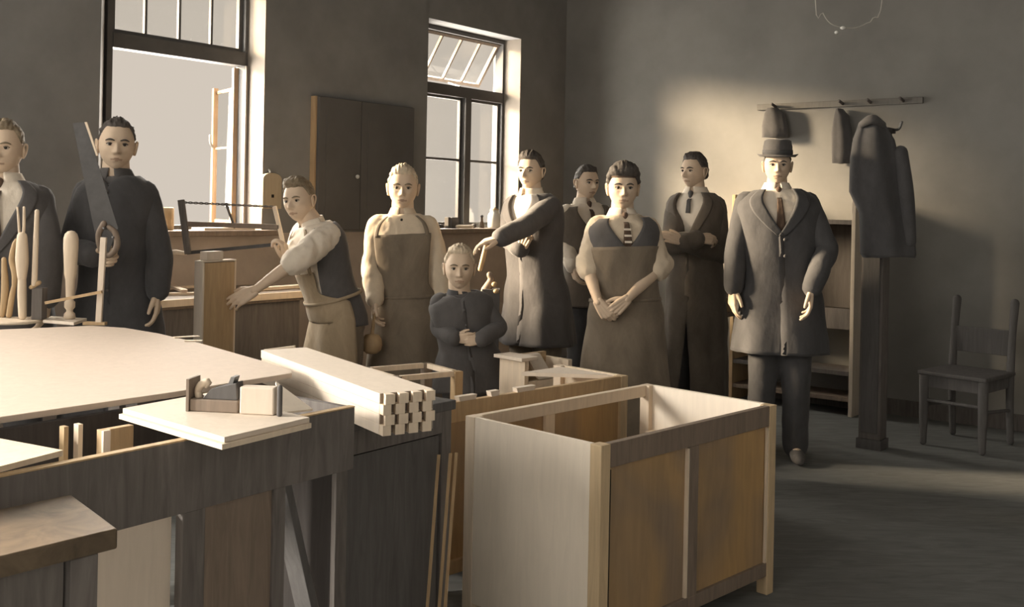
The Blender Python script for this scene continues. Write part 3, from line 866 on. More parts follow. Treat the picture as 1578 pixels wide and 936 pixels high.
# light square frame behind it: upright and crossbar
fb = atz(152, 501, ZP)
t = thing('wooden_square', 'pale wooden upright with crossbar standing left of the boy with handsaw', 'square', fb)
up = at(160, 366, fb.y)
obj('upright', MB().beam(fb, V((up.x, fb.y, up.z)), .016, .024, up=(1, 0, 0)), 'white_board', t, bevel=.002)
obj('crossbar', MB().beam(at(70, 467, fb.y - .03), at(157, 450, fb.y - .03), .014, .012), 'tan', t)
obj('foot', MB().beam(fb + V((-.06, 0, .006)), fb + V((.03, 0, .006)), .03, .012), 'tan', t)
# tool stand with three upright tools
ob = atz(22, 497, ZP)
t = thing('oval_board', 'flat oval pale board at the left edge carrying upright tools', 'board', ob)
obj('plate', MB().lathe(ob, [(.001, 0), (.105, 0), (.11, .006), (.105, .012), (.001, .012)], 28), 'pale', t)
bz_ = ZP + .012
def tool(name, lab, cat, parts):
    p0 = parts[0][1][0]
    b_ = V((at(p0[0], p0[1], ob.y + p0[2]).x, ob.y + p0[2], bz_))
    t = thing(name, lab, cat, b_)
    for nm, pts, r, m in parts:
        P = [at(x, y, ob.y + dy) for x, y, dy in pts]
        if nm.endswith('*'): P[0].z = bz_ + (r[0] if isinstance(r, list) else r) * .9; nm = nm[:-1]
        obj(nm, MB().tube(P, r, n=12), m, t, smooth=True)
    return t
tool('clamp_screw', 'thick pale hand screw with wide grip on the oval board at far left', 'clamp',
     [('shaft*', [(35, 482, 0), (34, 455, 0), (34, 428, 0)], [.016, .018, .016], 'pale'),
      ('grip', [(34, 428, 0), (34, 400, 0), (34, 365, 0)], [.018, .026, .020], 'pale'),
      ('fork', [(30, 362, 0), (29, 345, 0), (27, 320, 0)], [.005, .005, .004], 'pale'),
      ('fork', [(36, 362, 0), (37, 345, 0), (37, 320, 0)], [.006, .006, .005], 'pale')])
tool('curved_tool', 'bent pale wooden brace with bulging middle on the oval board', 'brace',
     [('arm*', [(14, 484, .05), (18, 460, .05), (22, 440, .05)], [.012, .012, .010], 'tan'),
      ('bow', [(22, 440, .05), (23, 420, .05), (18, 400, .05), (22, 378, .05), (25, 370, .05)], [.010, .014, .012, .010, .007], 'tan')])
tool('striped_stick', 'slim tan stick leaning at the very edge beside the bent brace', 'stick',
     [('shaft*', [(4, 484, .06), (8, 450, .06), (6, 400, .06)], [.012, .016, .010], 'tan')])
t = thing('upright_stick', 'thin pale stick with angled foot right of the thick hand screw', 'stick', V((at(56, 440, ob.y).x, ob.y, bz_)))
obj('stick', MB().tube([at(53, 438, ob.y), at(55, 380, ob.y), at(57, 326, ob.y)], [.012, .011, .009], n=10), 'pale', t, smooth=True)
obj('foot', MB().tube([at(48, 443, ob.y), at(60, 436, ob.y)], [.009, .010], n=8), 'tan', t, smooth=True)
pz = at(52, 440, ob.y); 
obj('support_block', MB().box((pz.x - .008, ob.y + .0, ZP + .013), (pz.x + .035, ob.y + .05, pz.z - .012)), 'dark', t)

# ------------------------------------------------------------------ right-hand side: shelving rack, coat post, pegs, chairs
YB = 7.35
def back_n(px):  # n on back wall (s = S_END) for a column
    lo_, hi_ = .2, 6.5
    for _ in range(40):
        m_ = (lo_ + hi_) / 2; p = W(S_END, m_, 1)
        if CX + F * p.x / p.y < px: lo_ = m_
        else: hi_ = m_
    return m_
def z_at(py, p, px=None):
    px_ = CX + F * p.x / p.y
    return at(px_, py, p.y).z
D_ = .34
def plane_n(px, off):
    lo_, hi_ = .2, 6.5
    for _ in range(40):
        m_ = (lo_ + hi_) / 2; p = W(S_END - off, m_, 1)
        if CX + F * p.x / p.y < px: lo_ = m_
        else: hi_ = m_
    return m_
nL, nR = plane_n(1128, D_), plane_n(1319, D_)
ref = W(S_END - D_, nR, 0)
t = thing('shelving_rack', 'open wooden shelving rack behind the man in the hat', 'shelves', W(S_END - D_ / 2, (nL + nR) / 2, 0))
zr = z_at(304, ref)
TR = WM
def rb(s0, s1, n0, n1, z0, z1): return MB(WM).box((S_END - s0, -n0, z0), (S_END - s1, -n1, z1))
obj('side_board', rb(.01, D_, nR - .028, nR, 0, zr), 'rack_lit', t, bevel=.003)
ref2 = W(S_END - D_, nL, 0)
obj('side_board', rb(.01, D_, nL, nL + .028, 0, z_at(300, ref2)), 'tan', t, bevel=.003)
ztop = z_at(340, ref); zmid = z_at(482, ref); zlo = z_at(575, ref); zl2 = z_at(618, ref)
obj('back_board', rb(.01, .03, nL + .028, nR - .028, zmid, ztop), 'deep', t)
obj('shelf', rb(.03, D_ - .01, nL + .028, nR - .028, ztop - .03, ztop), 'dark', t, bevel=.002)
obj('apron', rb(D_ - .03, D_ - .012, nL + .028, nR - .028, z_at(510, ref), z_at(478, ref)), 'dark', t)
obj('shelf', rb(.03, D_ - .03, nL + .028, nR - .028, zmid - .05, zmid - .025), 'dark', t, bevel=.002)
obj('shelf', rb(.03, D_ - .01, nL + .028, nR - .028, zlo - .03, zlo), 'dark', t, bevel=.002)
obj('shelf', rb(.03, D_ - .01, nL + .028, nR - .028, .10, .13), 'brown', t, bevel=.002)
# small stack on rack seen between the two men (white cup, books)
p = at(1111, 470, 6.85)
t = thing('side_stand', 'narrow dark stand with pale paper packets between coat boy and man in hat', 'stand', V3(p, 0))
zt = at(1111, 480, 6.85).z
obj('post', MB(frame_z((p.x, p.y, 0), UX)).box((-.03, -.03, 0), (.03, .03, zt - .03)), 'dark', t)
obj('top', MB(frame_z((p.x, p.y, 0), UX)).box((-.07, -.07, zt - .03), (.07, .07, zt)), 'brown', t)
zc = zt
for k, (hh, ww, m, lb) in enumerate(((.09, .055, 'tan', 'brown packet at the bottom of the pile behind the hat man'), (.022, .06, 'c_white', 'thin white book in the pile behind the hat man'),
                                 (.05, .045, 'c_cream', 'cream packet in the pile behind the hat man'), (.06, .055, 'c_white', 'white bowl-like packet topmost on the narrow stand'))):
    obj('packet', MB(frame_z((p.x, p.y, 0), (.9, .3))).box((-ww, -ww, zc), (ww, ww, zc + hh - .001)), m, bevel=.006, tagd=(lb, 'packet', 'pile on the narrow stand'))
    zc += hh

# tall narrow locker with coats hung from its top
q0 = atz(1322, 690, 0); q1 = atz(1366, 690, 0)
ztp = at(1340, 205, q0.y).z
TL = frame_z((q0.x, q0.y, 0), NX)
wl = .13
t = thing('narrow_locker', 'tall narrow dark locker column with coats hung from it', 'locker', q0)
obj('body', MB(TL).box((0, 0, .06), (wl, .12, ztp)), 'dark', t, bevel=.003)
obj('plinth', MB(TL).box((-.01, -.01, 0), (wl + .01, .13, .06)), 'black', t)
obj('cornice', MB(TL).box((-.015, -.015, ztp), (wl + .015, .135, ztp + .03)), 'black', t)
obj('door', MB(TL).box((.015, -.012, .10), (wl - .015, 0, ztp - .05)), 'black', t, bevel=.002)
obj('hook', MB(TL).tube([(wl, .1, 1.93), (wl + .05, .08, 1.93), (wl + .07, .07, 1.97)], .008, n=8), 'metal', t)
# hanging overcoat: lofted folded cloth
def hanging(name, lab, rows, Y, mat, parent=None, seed=0, dep=.10, cat='coat'):
    rings = []; n = 40
    for (xl_, xr_, y_) in rows:
        a, b = at(xl_, y_, Y), at(xr_, y_, Y)
        c = (a + b) / 2; w_ = (b.x - a.x) / 2
        rings.append([c + V((w_ * math.cos(2 * PI * j / n), dep * math.sin(2 * PI * j / n) * (.5 + .5 * w_ / .2) + .012 * math.sin(j * .8 + seed), 0)) for j in range(n)])
    m = MB().loft(rings)
    m.wrinkle(.012, 9, (1, 1, .35), seed)
    return m
m = hanging('', '', [(1336, 1352, 183), (1325, 1362, 190), (1316, 1378, 215), (1312, 1386, 245), (1311, 1393, 296), (1324, 1401, 330), (1327, 1408, 365), (1329, 1410, 392), (1332, 1408, 396)], 6.02, 'c_black')
tco = thing('hanging_overcoat', 'dark overcoat hanging against the tall narrow locker', 'coat', at(1362, 396, 6.02))
obj('coat_body', m, 'c_black', tco, smooth=True)
obj('collar', MB().tube([at(1328, 192, 5.98), at(1344, 184, 5.93), at(1360, 192, 5.98)], [.02, .028, .02], n=10), 'c_dark', tco, smooth=True)
obj('sleeve', MB().tube([at(1388, 235, 5.98), at(1397, 300, 5.96), at(1402, 372, 5.98)], [.04, .042, .036], n=14), 'c_black', tco, smooth=True)
# peg rail on the back wall with hanging bits
pegp = W(S_END - .02, 0, 0)
n0, n1 = back_n(1165), back_n(1420)
zp = at(1290, 165, W(S_END, back_n(1290), 0).y).z
t = thing('peg_rail', 'dark wooden coat rail high on the back wall', 'coat rail', W(S_END, (n0 + n1) / 2, zp))
obj('board', MB(WM).box((S_END - .022, -n0, zp), (S_END, -n1, zp + .045)), 'wall_brown', t, bevel=.003)
for px in (1194, 1297, 1340, 1390):
    n_p = back_n(px)
    obj('peg', MB(WM).tube([(S_END - .02, -n_p, zp + .02), (S_END - .09, -n_p, zp + .035)], .011, n=10), 'dark', t, smooth=True)
def on_back(px, py, off):
    n_p = back_n(px); p = W(S_END - off, n_p, 0); return V((p.x, p.y, at(px, py, p.y).z))
def hang_back(name, lab, rows, cat, mat='c_dark', off=.07, seed=1):
    rings = []; n = 28
    for (xl_, xr_, y_) in rows:
        a, b = on_back(xl_, y_, off), on_back(xr_, y_, off); c = (a + b) / 2; d = (b - a) / 2
        rings.append([c + d * math.cos(2 * PI * j / n) - UX * (.05 * math.sin(2 * PI * j / n) + .004 * math.sin(j * 1.3)) for j in range(n)])
    m = MB().loft(rings); m.wrinkle(.006, 12, (1, 1, .4), seed)
    return obj(name, m, mat, smooth=True, tagd=(lab, cat))
hang_back('hanging_apron', 'dark apron hung on the back wall right of the hat man', [(1292, 1300, 168), (1288, 1310, 178), (1285, 1316, 205), (1285, 1318, 235), (1286, 1317, 252)], 'apron')
hang_back('cloth_bundle', 'dark cloth bundle on a peg directly above the hat man', [(1186, 1202, 167), (1180, 1212, 176), (1177, 1217, 195), (1178, 1218, 212)], 'cloth', seed=4)

def chair(label, backL, f, wdt, mat, h=.88, seat=.46, dep=.40):
    f = V((f[0], f[1], 0)).normalized(); r = V((-f.y, f.x, 0))  # r to the viewer's right when facing us
    if r.x < 0: r = -r
    T = Matrix(((r.x, f.x, 0, backL.x), (r.y, f.y, 0, backL.y), (0, 0, 1, 0), (0, 0, 0, 1)))
    t = thing('side_chair', label, 'chair', V3(backL, 0))
    for x in (0, wdt):
        obj('back_post', MB(T).tube([(x, -.02, .022), (x, 0, .25), (x, 0, seat), (x, -.02, .68), (x, -.05, h)], [.020, .022, .024, .022, .026], n=10), mat, t, smooth=True)
        obj('leg', MB(T).tube([(x, dep, .02), (x, dep, .2), (x, dep, seat - .03)], [.020, .026, .030], n=10), mat, t, smooth=True)
        obj('side_rung', MB(T).tube([(x, .0, .22), (x, dep, .25)], .011, n=8), mat, t, smooth=True)
    obj('seat', MB(T).box((-.03, -.01, seat - .025), (wdt + .03, dep + .035, seat)), mat, t, bevel=.008)
    obj('seat_frame', MB(T).box((0, .01, seat - .10), (wdt, dep, seat - .026)), mat, t)
    obj('front_rung', MB(T).tube([(0, dep, .28), (wdt, dep, .28)], .011, n=8), mat, t, smooth=True)
    obj('back_slat', MB(T).box((.01, -.026, .55), (wdt - .01, -.008, .71)), mat, t, bevel=.004)
    return t
bl = at(1468, 560, 6.72); bl.z = 0
chair('dark wooden chair against the back wall near the right edge, two free-standing back posts', bl, (-.73, -.69), .36, 'black')

# cord pulley hanging from the ceiling
pc = at(1291, 46, 5.2)
t = thing('ceiling_cord', 'thin pale looped cord with white knob hanging from the ceiling', 'cord', pc)
up1 = at(1256, -10, 5.2)
obj('cord', MB().tube([V((up1.x - .02, pc.y, CEIL)), up1, at(1268, 20, 5.2), at(1280, 36, 5.2), at(1297, 42, 5.2), at(1318, 43, 5.2), at(1335, 36, 5.2), at(1345, 28, 5.2), at(1362, -20, 5.2), V((at(1375, 0, 5.2).x, pc.y, CEIL))], .0028, n=6), 'cord', t, smooth=True)
obj('knob', MB().ell(at(1299, 43, 5.2), (.014, .011, .009)), 'porcelain', t, smooth=True)
obj('knob', MB().ell(at(1289, 50, 5.2), (.010, .009, .008)), 'porcelain', t, smooth=True)
# ------------------------------------------------------------------ people
def sst(a, b, x):
    t = max(0., min(1., (x - a) / (b - a))); return t * t * (3 - 2 * t)
def gs(x, w): return math.exp(-(x / w) ** 2)

def head_point(x, y, z, age=1.0, jaw=1.0):
    """unit direction (x side, y face, z up) -> skull surface in metres (adult)"""
    X = .0765 * x; Y = .098 * y; Z = .117 * z
    if z < 0:
        t = -z
        X *= 1 - .27 * jaw * t ** 2.0
        if y < 0: Y *= 1 - .55 * sst(.15, .9, t)
        else: Y *= 1 + .05 * t
    else:
        X *= 1 + .05 * z * (1 - z)
        if y < 0: Y *= 1.02
    if y > 0:
        k = y ** .5
        flat = .006 * gs(X, .035) * sst(-.5, .2, z) * -1
        Y += flat * k
        ax = abs(X)
        # brow, sockets, nose, cheeks, lips, chin
        Y += k * .0060 * gs(Z - .020, .009) * gs(ax - .026, .026)
        Y -= k * .0115 * gs(Z - .001, .0115) * gs(ax - .031, .0165)
        Y -= k * .003 * gs(Z - .004, .010) * gs(X, .010)
        nz = sst(.012, -.036, Z) * (1 - sst(-.036, -.047, Z))
        nw = .0080 + .0065 * sst(-.010, -.038, Z)
        Y += k * (.005 + .0235 * nz) * gs(X, nw) * (1 if Z > -.050 and Z < .02 else 0) * sst(.02, .008, Z) * (1 - sst(-.040, -.050, Z))
        Y += k * .005 * gs(Z + .037, .007) * gs(ax - .012, .006)
        Y += k * .0045 * gs(Z + .022, .018) * gs(ax - .047, .018)
        Y -= k * .003 * gs(Z + .052, .014) * gs(ax - .038, .014)
        Y += k * .0050 * gs(Z + .066, .015) * gs(X, .030)
        Y += k * .003 * gs(Z + .0620, .0040) * gs(X, .024)
        Y += k * .0035 * gs(Z + .0730, .0045) * gs(X, .021)
        Y -= k * .0050 * gs(Z + .0675, .0024) * gs(X, .027)
        Y -= k * .0035 * gs(Z + .083, .006) * gs(X, .022)
        Y += k * .0080 * gs(Z + .100, .015) * gs(X, .024)
    return V((X, Y, Z))

def dirs(nu, nv):
    for i in range(nv + 1):
        a = -PI / 2 + PI * i / nv
        for j in range(nu):
            b = 2 * PI * j / nu
            b -= .35 * math.sin(b) * 0
            yield math.cos(a) * math.sin(b), math.cos(a) * math.cos(b), math.sin(a)

def head_rings(fn, nu=96, nv=76):
    rings = []
    for i in range(nv + 1):
        a = -PI / 2 + PI * max(.004, min(.996, i / nv))
        r = []
        for j in range(nu):
            b = 2 * PI * j / nu
            b = b - .42 * math.sin(b) * .8          # crowd columns toward the face
            r.append(fn(math.cos(a) * math.sin(b), math.cos(a) * math.cos(b), math.sin(a)))
        rings.append(r)
    return rings

def rot_axis(c, f, l):
    f = f.normalized(); l = (l - f * f.dot(l)).normalized(); u = l.cross(f)
    return l, f, u

class Hd:
    """head frame: local x = lateral, y = face direction, z = up"""
    def __init__(s, c, yaw, pitch, roll, k):
        f = V((math.sin(yaw) * math.cos(pitch), -math.cos(yaw) * math.cos(pitch), math.sin(pitch)))
        lat = V((-math.cos(yaw), -math.sin(yaw), 0))      # right-handed: x cross y = z
        up = lat.cross(f)
        R = Matrix.Rotation(roll, 3, f)
        lat, up = R @ lat, R @ up
        s.m = Matrix(((lat.x, f.x, up.x, c.x), (lat.y, f.y, up.y, c.y), (lat.z, f.z, up.z, c.z), (0, 0, 0, 1)))
        s.k = k; s.c = c
    def p(s, v): return s.m @ (V(v) * s.k)

def hand_mb(w, d, palm, thumb, k=1.0, curl=.5, spread=.0, thumb_in=.0):
    """w wrist, d finger direction, palm = direction the palm faces, thumb = side the thumb leaves"""
    d = V(d).normalized(); palm = V(palm); palm = (palm - d * d.dot(palm)).normalized()
    t = V(thumb); t = (t - d * d.dot(t)); t = (t - palm * palm.dot(t)).normalized()
    P = lambda x, y, z: w + (t * x + d * y - palm * z) * k
    m = MB()
    kn = [(.030, .088, .078, .0088), (.0105, .094, .088, .0092), (-.0100, .090, .080, .0088), (-.0290, .080, .062, .0078)]
    for (x, y, ln, r) in kn:
        m.tube([P(x * .45, -.005, 0), P(x * .8, y * .5, .002), P(x, y, .001)], [.016 * k, .0135 * k, .0115 * k], n=12, sub=3)
    m.ell(P(.002, .048, -.002), (.034 * k, .034 * k, .014 * k), Matrix((t, d, -palm)).transposed())
    for i, (x, y, ln, r) in enumerate(kn):
        a = curl * .7 + .08 * i; p = (x, y, .001); pts = [p]; rad = [r * 1.12]
        for sgl in (.45, .30, .25):
            a_ = a
            sx = spread * (1.5 - i) * .12
            p = (p[0] + sx * ln * sgl, p[1] + math.cos(a_) * ln * sgl, p[2] - math.sin(a_) * ln * sgl)
            pts.append(p); a += curl * .85; rad.append(r * (.98 if len(pts) < 3 else .84))
        m.tube([P(*q) for q in pts], [q * k for q in rad], n=12, sub=3)
    ti = thumb_in
    m.tube([P(.018, .014, -.006), P(.040 - ti * .01, .042, -.014 - ti * .01), P(.052 - ti * .03, .070, -.022 - ti * .012), P(.056 - ti * .045, .094, -.028 - ti * .012)],
           [.014 * k, .0125 * k, .0105 * k, .0085 * k], n=12, sub=3)
    return remesh(m, .0032, 2)

PROF = [(-1.30, .19, .15), (-.9, .185, .145), (-.5, .18, .135), (-.2, .176, .128), (0, .170, .118), (.12, .168, .118), (.3, .148, .108), (.5, .152, .112), (.7, .168, .120), (.80, .176, .116), (.86, .172, .104), (.91, .156, .094), (.955, .118, .082), (1.0, .074, .068), (1.06, .052, .055)]
def prof(h):
    for i in range(len(PROF) - 1):
        if h <= PROF[i + 1][0] or i == len(PROF) - 2:
            h0, a0, b0 = PROF[i]; h1, a1, b1 = PROF[i + 1]
            t = (h - h0) / (h1 - h0)
            def tan(k, j):
                lo = PROF[max(k - 1, 0)]; hi = PROF[min(k + 1, len(PROF) - 1)]
                return (hi[j] - lo[j]) / (hi[0] - lo[0]) * (h1 - h0)
            def he(a, b, ta, tb):
                return (2 * t ** 3 - 3 * t * t + 1) * a + (t ** 3 - 2 * t * t + t) * ta + (-2 * t ** 3 + 3 * t * t) * b + (t ** 3 - t * t) * tb
            return he(a0, a1, tan(i, 1), tan(i + 1, 1)), he(b0, b1, tan(i, 2), tan(i + 1, 2))

class Fig:
    def __init__(s, name_label, base, S, yaw, head, head_yaw, head_pitch=0, head_roll=0, hk=1.0, lean=(0, 0), w=1.0, dep=1.0, neck=None, pel=None, syaw=None, legs=True, skin='skin', drop=0):
        """base: floor point under the pelvis; head: centre of the head; lean: horizontal shift of neck base against pelvis"""
        s.S = S; s.w = w; s.dep = dep; s.skin = skin
        s.t = thing('person', name_label, 'person', V3(base, 0))
        s.pel = V(pel) if pel is not None else V((base.x, base.y, .83 * S))
        s.L = .645 * S
        s.lat = V((math.cos(yaw), math.sin(yaw), 0)); sy = yaw if syaw is None else syaw
        s.latn = V((math.cos(sy), math.sin(sy), 0))
        hv = V(head); s.neck = V(neck) if neck is not None else hv + V((-math.sin(head_yaw) * .022, math.cos(head_yaw) * .022, -.132 * hk))
        s.L = (s.neck - s.pel).length
        s.hd = Hd(V(head), head_yaw, head_pitch, head_roll, hk); s.hk = hk
        s.legs = legs; s.base = V3(base, 0)
    def center(s, h):
        if h < 0: return s.pel + V((0, 0, h * s.L))
        c = s.pel.lerp(s.neck, h)
        mid = math.sin(PI * min(h, 1)) * .02 * s.S
        return c + s.fwd(h) * mid * .5
    def latv(s, h): 
        t = max(0, min(1, h)); return (s.lat * (1 - t) + s.latn * t).normalized()
    def up(s, h): return V((0, 0, 1)) if h < 0 else (s.neck - s.pel).normalized().lerp(V((0, 0, 1)), max(0, .3 - h)).normalized()
    def fwd(s, h):
        l = s.latv(h); u = s.up(h); l = (l - u * u.dot(l)).normalized(); return l.cross(u)
    def surf(s, h, th, off=0):
        a, b = prof(h); k = s.S
        u = s.up(h); l = s.latv(h); l = (l - u * u.dot(l)).normalized(); f = l.cross(u)
        sn, cn = math.sin(th), math.cos(th)
        e = .86
        sn_ = math.copysign(abs(sn) ** e, sn); cn_ = math.copysign(abs(cn) ** e, cn)
        return s.center(h) + l * (sn_ * (a * k * s.w + off)) + f * (cn_ * (b * k * s.dep + off))
    def shoulder(s, side):  # side +1 = +lateral (picture right when facing us)
        a, b = prof(.86)
        return s.center(.875) + s.latv(1) * side * (.158 * s.S * s.w) - s.up(1) * .005
    def rings(s, h0, h1, off, n=44, m=30):
        return [[s.surf(h0 + (h1 - h0) * i / m, -2 * PI * j / n, off) for j in range(n)] for i in range(m + 1)]
    # ---- body
    def body(s, arms, hands):
        S = s.S; mb = MB(); s.arms = arms
        mb.loft(s.rings(-.06, 1.0, -.012, 32, 24))
        hb = s.hd.p((0, -.012, -.055))
        mb.tube([s.neck - s.up(1) * .03, (s.neck + hb) / 2, hb], [.068 * S, .060 * s.hk, .058 * s.hk], n=18, sub=3)
        for side, (el, wr) in arms.items():
            sh = s.shoulder(side)
            mb.tube([sh, sh.lerp(el, .5), el], [.043 * S, .042 * S, .037 * S], n=14, sub=4)
            mb.tube([el, el.lerp(wr, .35), wr], [.037 * S, .038 * S, .025 * S], n=14, sub=4)
        s.foot = {}
        for side in (-1, 1):
            hip = s.pel + s.lat * side * .085 * S
            knee = V((s.base.x, s.base.y, .47 * S)) + s.lat * side * .09 * S + s.fwd(-1) * .02
            if (s.pel - V3(s.base, s.pel.z)).length > .02: knee = hip.lerp(V3(s.base, 0) + s.lat * side * .1 * S, .45); knee.z = .47 * S
            ank = V3(s.base, .075) + s.lat * side * .10 * S - s.fwd(-1) * .02
            mb.tube([hip, hip.lerp(knee, .5), knee], [.085 * S, .075 * S, .055 * S], n=14, sub=4)
            mb.tube([knee, knee.lerp(ank, .35), ank], [.054 * S, .055 * S, .037 * S], n=14, sub=4)
            mb.tube([ank + V((0, 0, -.03)), ank + s.fwd(-1) * .10 * S + V((0, 0, -.035)), ank + s.fwd(-1) * .16 * S + V((0, 0, -.045))], [.036, .036, .026], n=12, sub=3)
            s.foot[side] = (hip, knee, ank)
        b = remesh(mb, .011, 5)
        # head surface
        hb_ = MB(); hb_.loft(head_rings(lambda x, y, z: s.hd.p(head_point(x, y, z))))
        for sd in (-1, 1):
            R = s.hd.m.to_3x3() @ Matrix.Rotation(sd * math.radians(-22), 3, 'Z') @ Matrix.Rotation(math.radians(-8), 3, 'X')
            hb_.ell(s.hd.p((sd * .0765, -.008, -.012)), (.007 * s.hk, .018 * s.hk, .031 * s.hk), R, 16, 12)
            hb_.tube([s.hd.p((sd * q[0], q[1], q[2])) for q in ((.081, .006, .004), (.084, -.002, .019), (.088, -.018, .020), (.088, -.026, .004), (.083, -.018, -.024), (.079, -.006, -.038))], .0042 * s.hk, n=8, sub=3)
        joinmb(b, hb_)
        # lip faces
        inv = s.hd.m.inverted()
        for i, f in enumerate(b.f):
            c = V((0, 0, 0))
            for q in f: c += b.v[q]
            c = (inv @ (c / len(f))) / s.hk
            if c.y > .06 and abs(c.x) < .0255 and abs(c.z + .0675) < .0066 * (1 - (abs(c.x) / .029) ** 2): b.fm[i] = 1
        for hm in hands: joinmb(b, hm)
        s.body_o = obj('body', b, [s.skin, 'lip'], s.t, smooth=True)
        # eyes and brows
        for sd in (-1, 1):
            e = MB()
            e.ell(s.hd.p((sd * .031, .0735, 0)), (.0125 * s.hk,) * 3, None, 16, 12)
            for i_, f in enumerate(e.f):
                pass
            e.mi = 1
            e.ell(s.hd.p((sd * .031, .0830, 0)), (.0070 * s.hk,) * 3, None, 12, 8)
            obj('eye', e, ['eye', 'iris'], s.t, smooth=True)
            lid = MB()
            # upper lid fold and lash line follow the eyeball
            lid.tube([s.hd.p((sd * (.031 + q), .0735 + .0125 * math.cos(q / .0125 * 1.15), .0052 - (q * 26) ** 2 * .03)) for q in (-.0135, -.007, 0, .007, .0135)], .0022 * s.hk, n=8, sub=3)
            obj('eyelid', lid, s.browm, s.t, smooth=True)
            br = MB()
            br.tube([s.hd.p((sd * x, y, z)) for x, y, z in ((.014, .0955, .0165), (.026, .0945, .0205), (.038, .0880, .0205), (.049, .0765, .0160))], [.0028 * s.hk, .0042 * s.hk, .0038 * s.hk, .002 * s.hk], n=8, sub=3)
            obj('eyebrow', br, s.browm, s.t, smooth=True)
    def hair(s, mat, front=.62, side=.12, thick=.014, quiff=.012, seed=0, part=1, back=-.5):
        def fn(x, y, z):
            r = head_point(x, y, z)
            az = math.atan2(abs(x), y)              # 0 front, pi back
            # hairline height by azimuth
            if az < .95: hl = front - .10 * (az / .95) ** 2 * 0 + .03 * math.sin(az * 9 + seed) * .3
            elif az < 1.45: hl = front + (side - front) * sst(.95, 1.45, az)
            elif az < 1.75: hl = side + .05
            else: hl = side + (back - side) * sst(1.75, 2.3, az)
            m = sst(hl - .05, hl + .07, z)
            th = thick * (.55 + .45 * sst(.2, .8, z))
            th += quiff * sst(-.3, .75, y) * sst(front - .05, front + .2, z) * (1 + .5 * part * x)
            th += .004 * noise.noise(V((x * 4 + seed, y * 4, z * 4)))
            n1 = noise.noise(V((x * 9 + seed, y * 2.5, z * 4))); n2 = noise.noise(V((x * 22, y * 5 + seed, z * 9)))
            o = -.012 + (.012 + th + .0060 * n1 + .0040 * n2) * m
            d = V((x, y, z))
            return s.hd.p(r + d * o)
        mb = MB().loft(head_rings(fn, 90, 64))
        obj('hair', mb, mat, s.t, smooth=True)
    # ---- clothing
    def shirt(s, mat, sleeves, off=.010, h0=-.05, name='shirt', seed=1, amp=.004, cuffs=True, extra=.0):
        mb = MB().loft(s.rings(h0, .985, off, 48, 34))
        S = s.S
        for side, ln in sleeves.items():
            el, wr = s.arms[side]; sh = s.shoulder(side) - s.latv(1) * side * .02
            o = off + extra
            if ln == 'long': P = [sh, sh.lerp(el, .35), sh.lerp(el, .7), el, el.lerp(wr, .4), el.lerp(wr, .85), el.lerp(wr, .97)]; R = [.058, .056, .051, .047, .046, .036, .036]
            else:
                P = [sh, sh.lerp(el, .35), sh.lerp(el, .7), el, el.lerp(wr, ln * .6 + .001), el.lerp(wr, ln)]; R = [.056, .055, .052, .049, .047, .045]
            R = [r * S + o for r in R]
            mb.tube(P, R, n=20, sub=6)
            if ln != 'long':
                c = el.lerp(wr, ln); d = (wr - el).normalized()
                mb.tube([c - d * .028, c - d * .012, c + d * .004], [R[-1] + .004, R[-1] + .008, R[-1] + .004], n=20, sub=3)
                mb.tube([c - d * .052, c - d * .038, c - d * .028], [R[-1] + .001, R[-1] + .006, R[-1] + .002], n=20, sub=3)
        r = remesh(mb, .0095, 2, .4); r.wrinkle(amp, 13, (1, 1, .8), seed); r.wrinkle(amp * .5, 34, (1, 1, .7), seed + 3)
        return obj(name, r, mat, s.t, smooth=True)
    def open_shell(s, mat, name, off, h0, apex, top=.975, vw=.55, thick=.006, gap=.04, flare=0, amp=.004, seed=2, sleeves=None, below=.06):
        def th0(h):   # half angle of the front opening
            if h > apex: return gap + (vw - gap) * ((h - apex) / (top - apex)) ** 1.05
            if h < 0: return gap + below * (-h)
            return gap
        def fn(u, v, o):
            h = h0 + (top - h0) * u; a = th0(h)
            th = a + (2 * PI - 2 * a) * v
            fl = flare * max(0, .25 - h)
            fo = .012 * math.sin(th * 7 + seed) * sst(.3, -.6, h)
            return s.surf(h, th, off + fl + fo + (o if o else 0))
        mb = MB().sheet(fn, 44, 60, thick)
        S = s.S
        for side, ln in (sleeves or {}).items():
            el, wr = s.arms[side]; sh = s.shoulder(side) - s.latv(1) * side * .02
            P = [sh, sh.lerp(el, .35), sh.lerp(el, .7), el, el.lerp(wr, .4), el.lerp(wr, .92)]; R = [.052, .050, .047, .044, .042, .037]
            mb.tube(P, [r * S + off * .8 for r in R], n=20, sub=6)
        mb.wrinkle(amp, 11, (1, 1, .6), seed)
        return obj(name, mb, mat, s.t, smooth=True)
    def coat(s, mat, name='jacket', off=.024, h0=-.35, apex=.62, vw=.60, flare=.06, amp=.005, seed=2, gap=-.05, below=.05, lapels=True, buttons=3, lap_mat=None):
        """closed body with sleeves; V opening cut by a front shell"""
        S = s.S
        sl = {k: 'long' for k in s.arms}
        s.open_shell(mat, name, off, h0, apex, .985, vw, .008, gap, flare, amp, seed, sl, below)
        if lapels:
            for sd in (-1, 1):
                def fn(u, v, o, sd=sd):
                    h = apex + .01 + (.975 - apex) * u
                    a = gap + (vw - gap) * (max(0, h - apex) / (.985 - apex)) ** 1.05
                    w_ = (.05 + .34 * math.sin(PI * min(1, u * .62 + .06)))
                    return s.surf(h, sd * (a - .01 + w_ * v), off + .010 + o)
                obj('lapel', MB().sheet(fn, 18, 6, .005), lap_mat or mat, s.t, smooth=True)
        for i in range(buttons):
            h = apex - .02 - .13 * i
            obj('button', MB().ell(s.surf(h, .05, off + .013), (.009, .006, .009)), 'black', s.t, smooth=True)
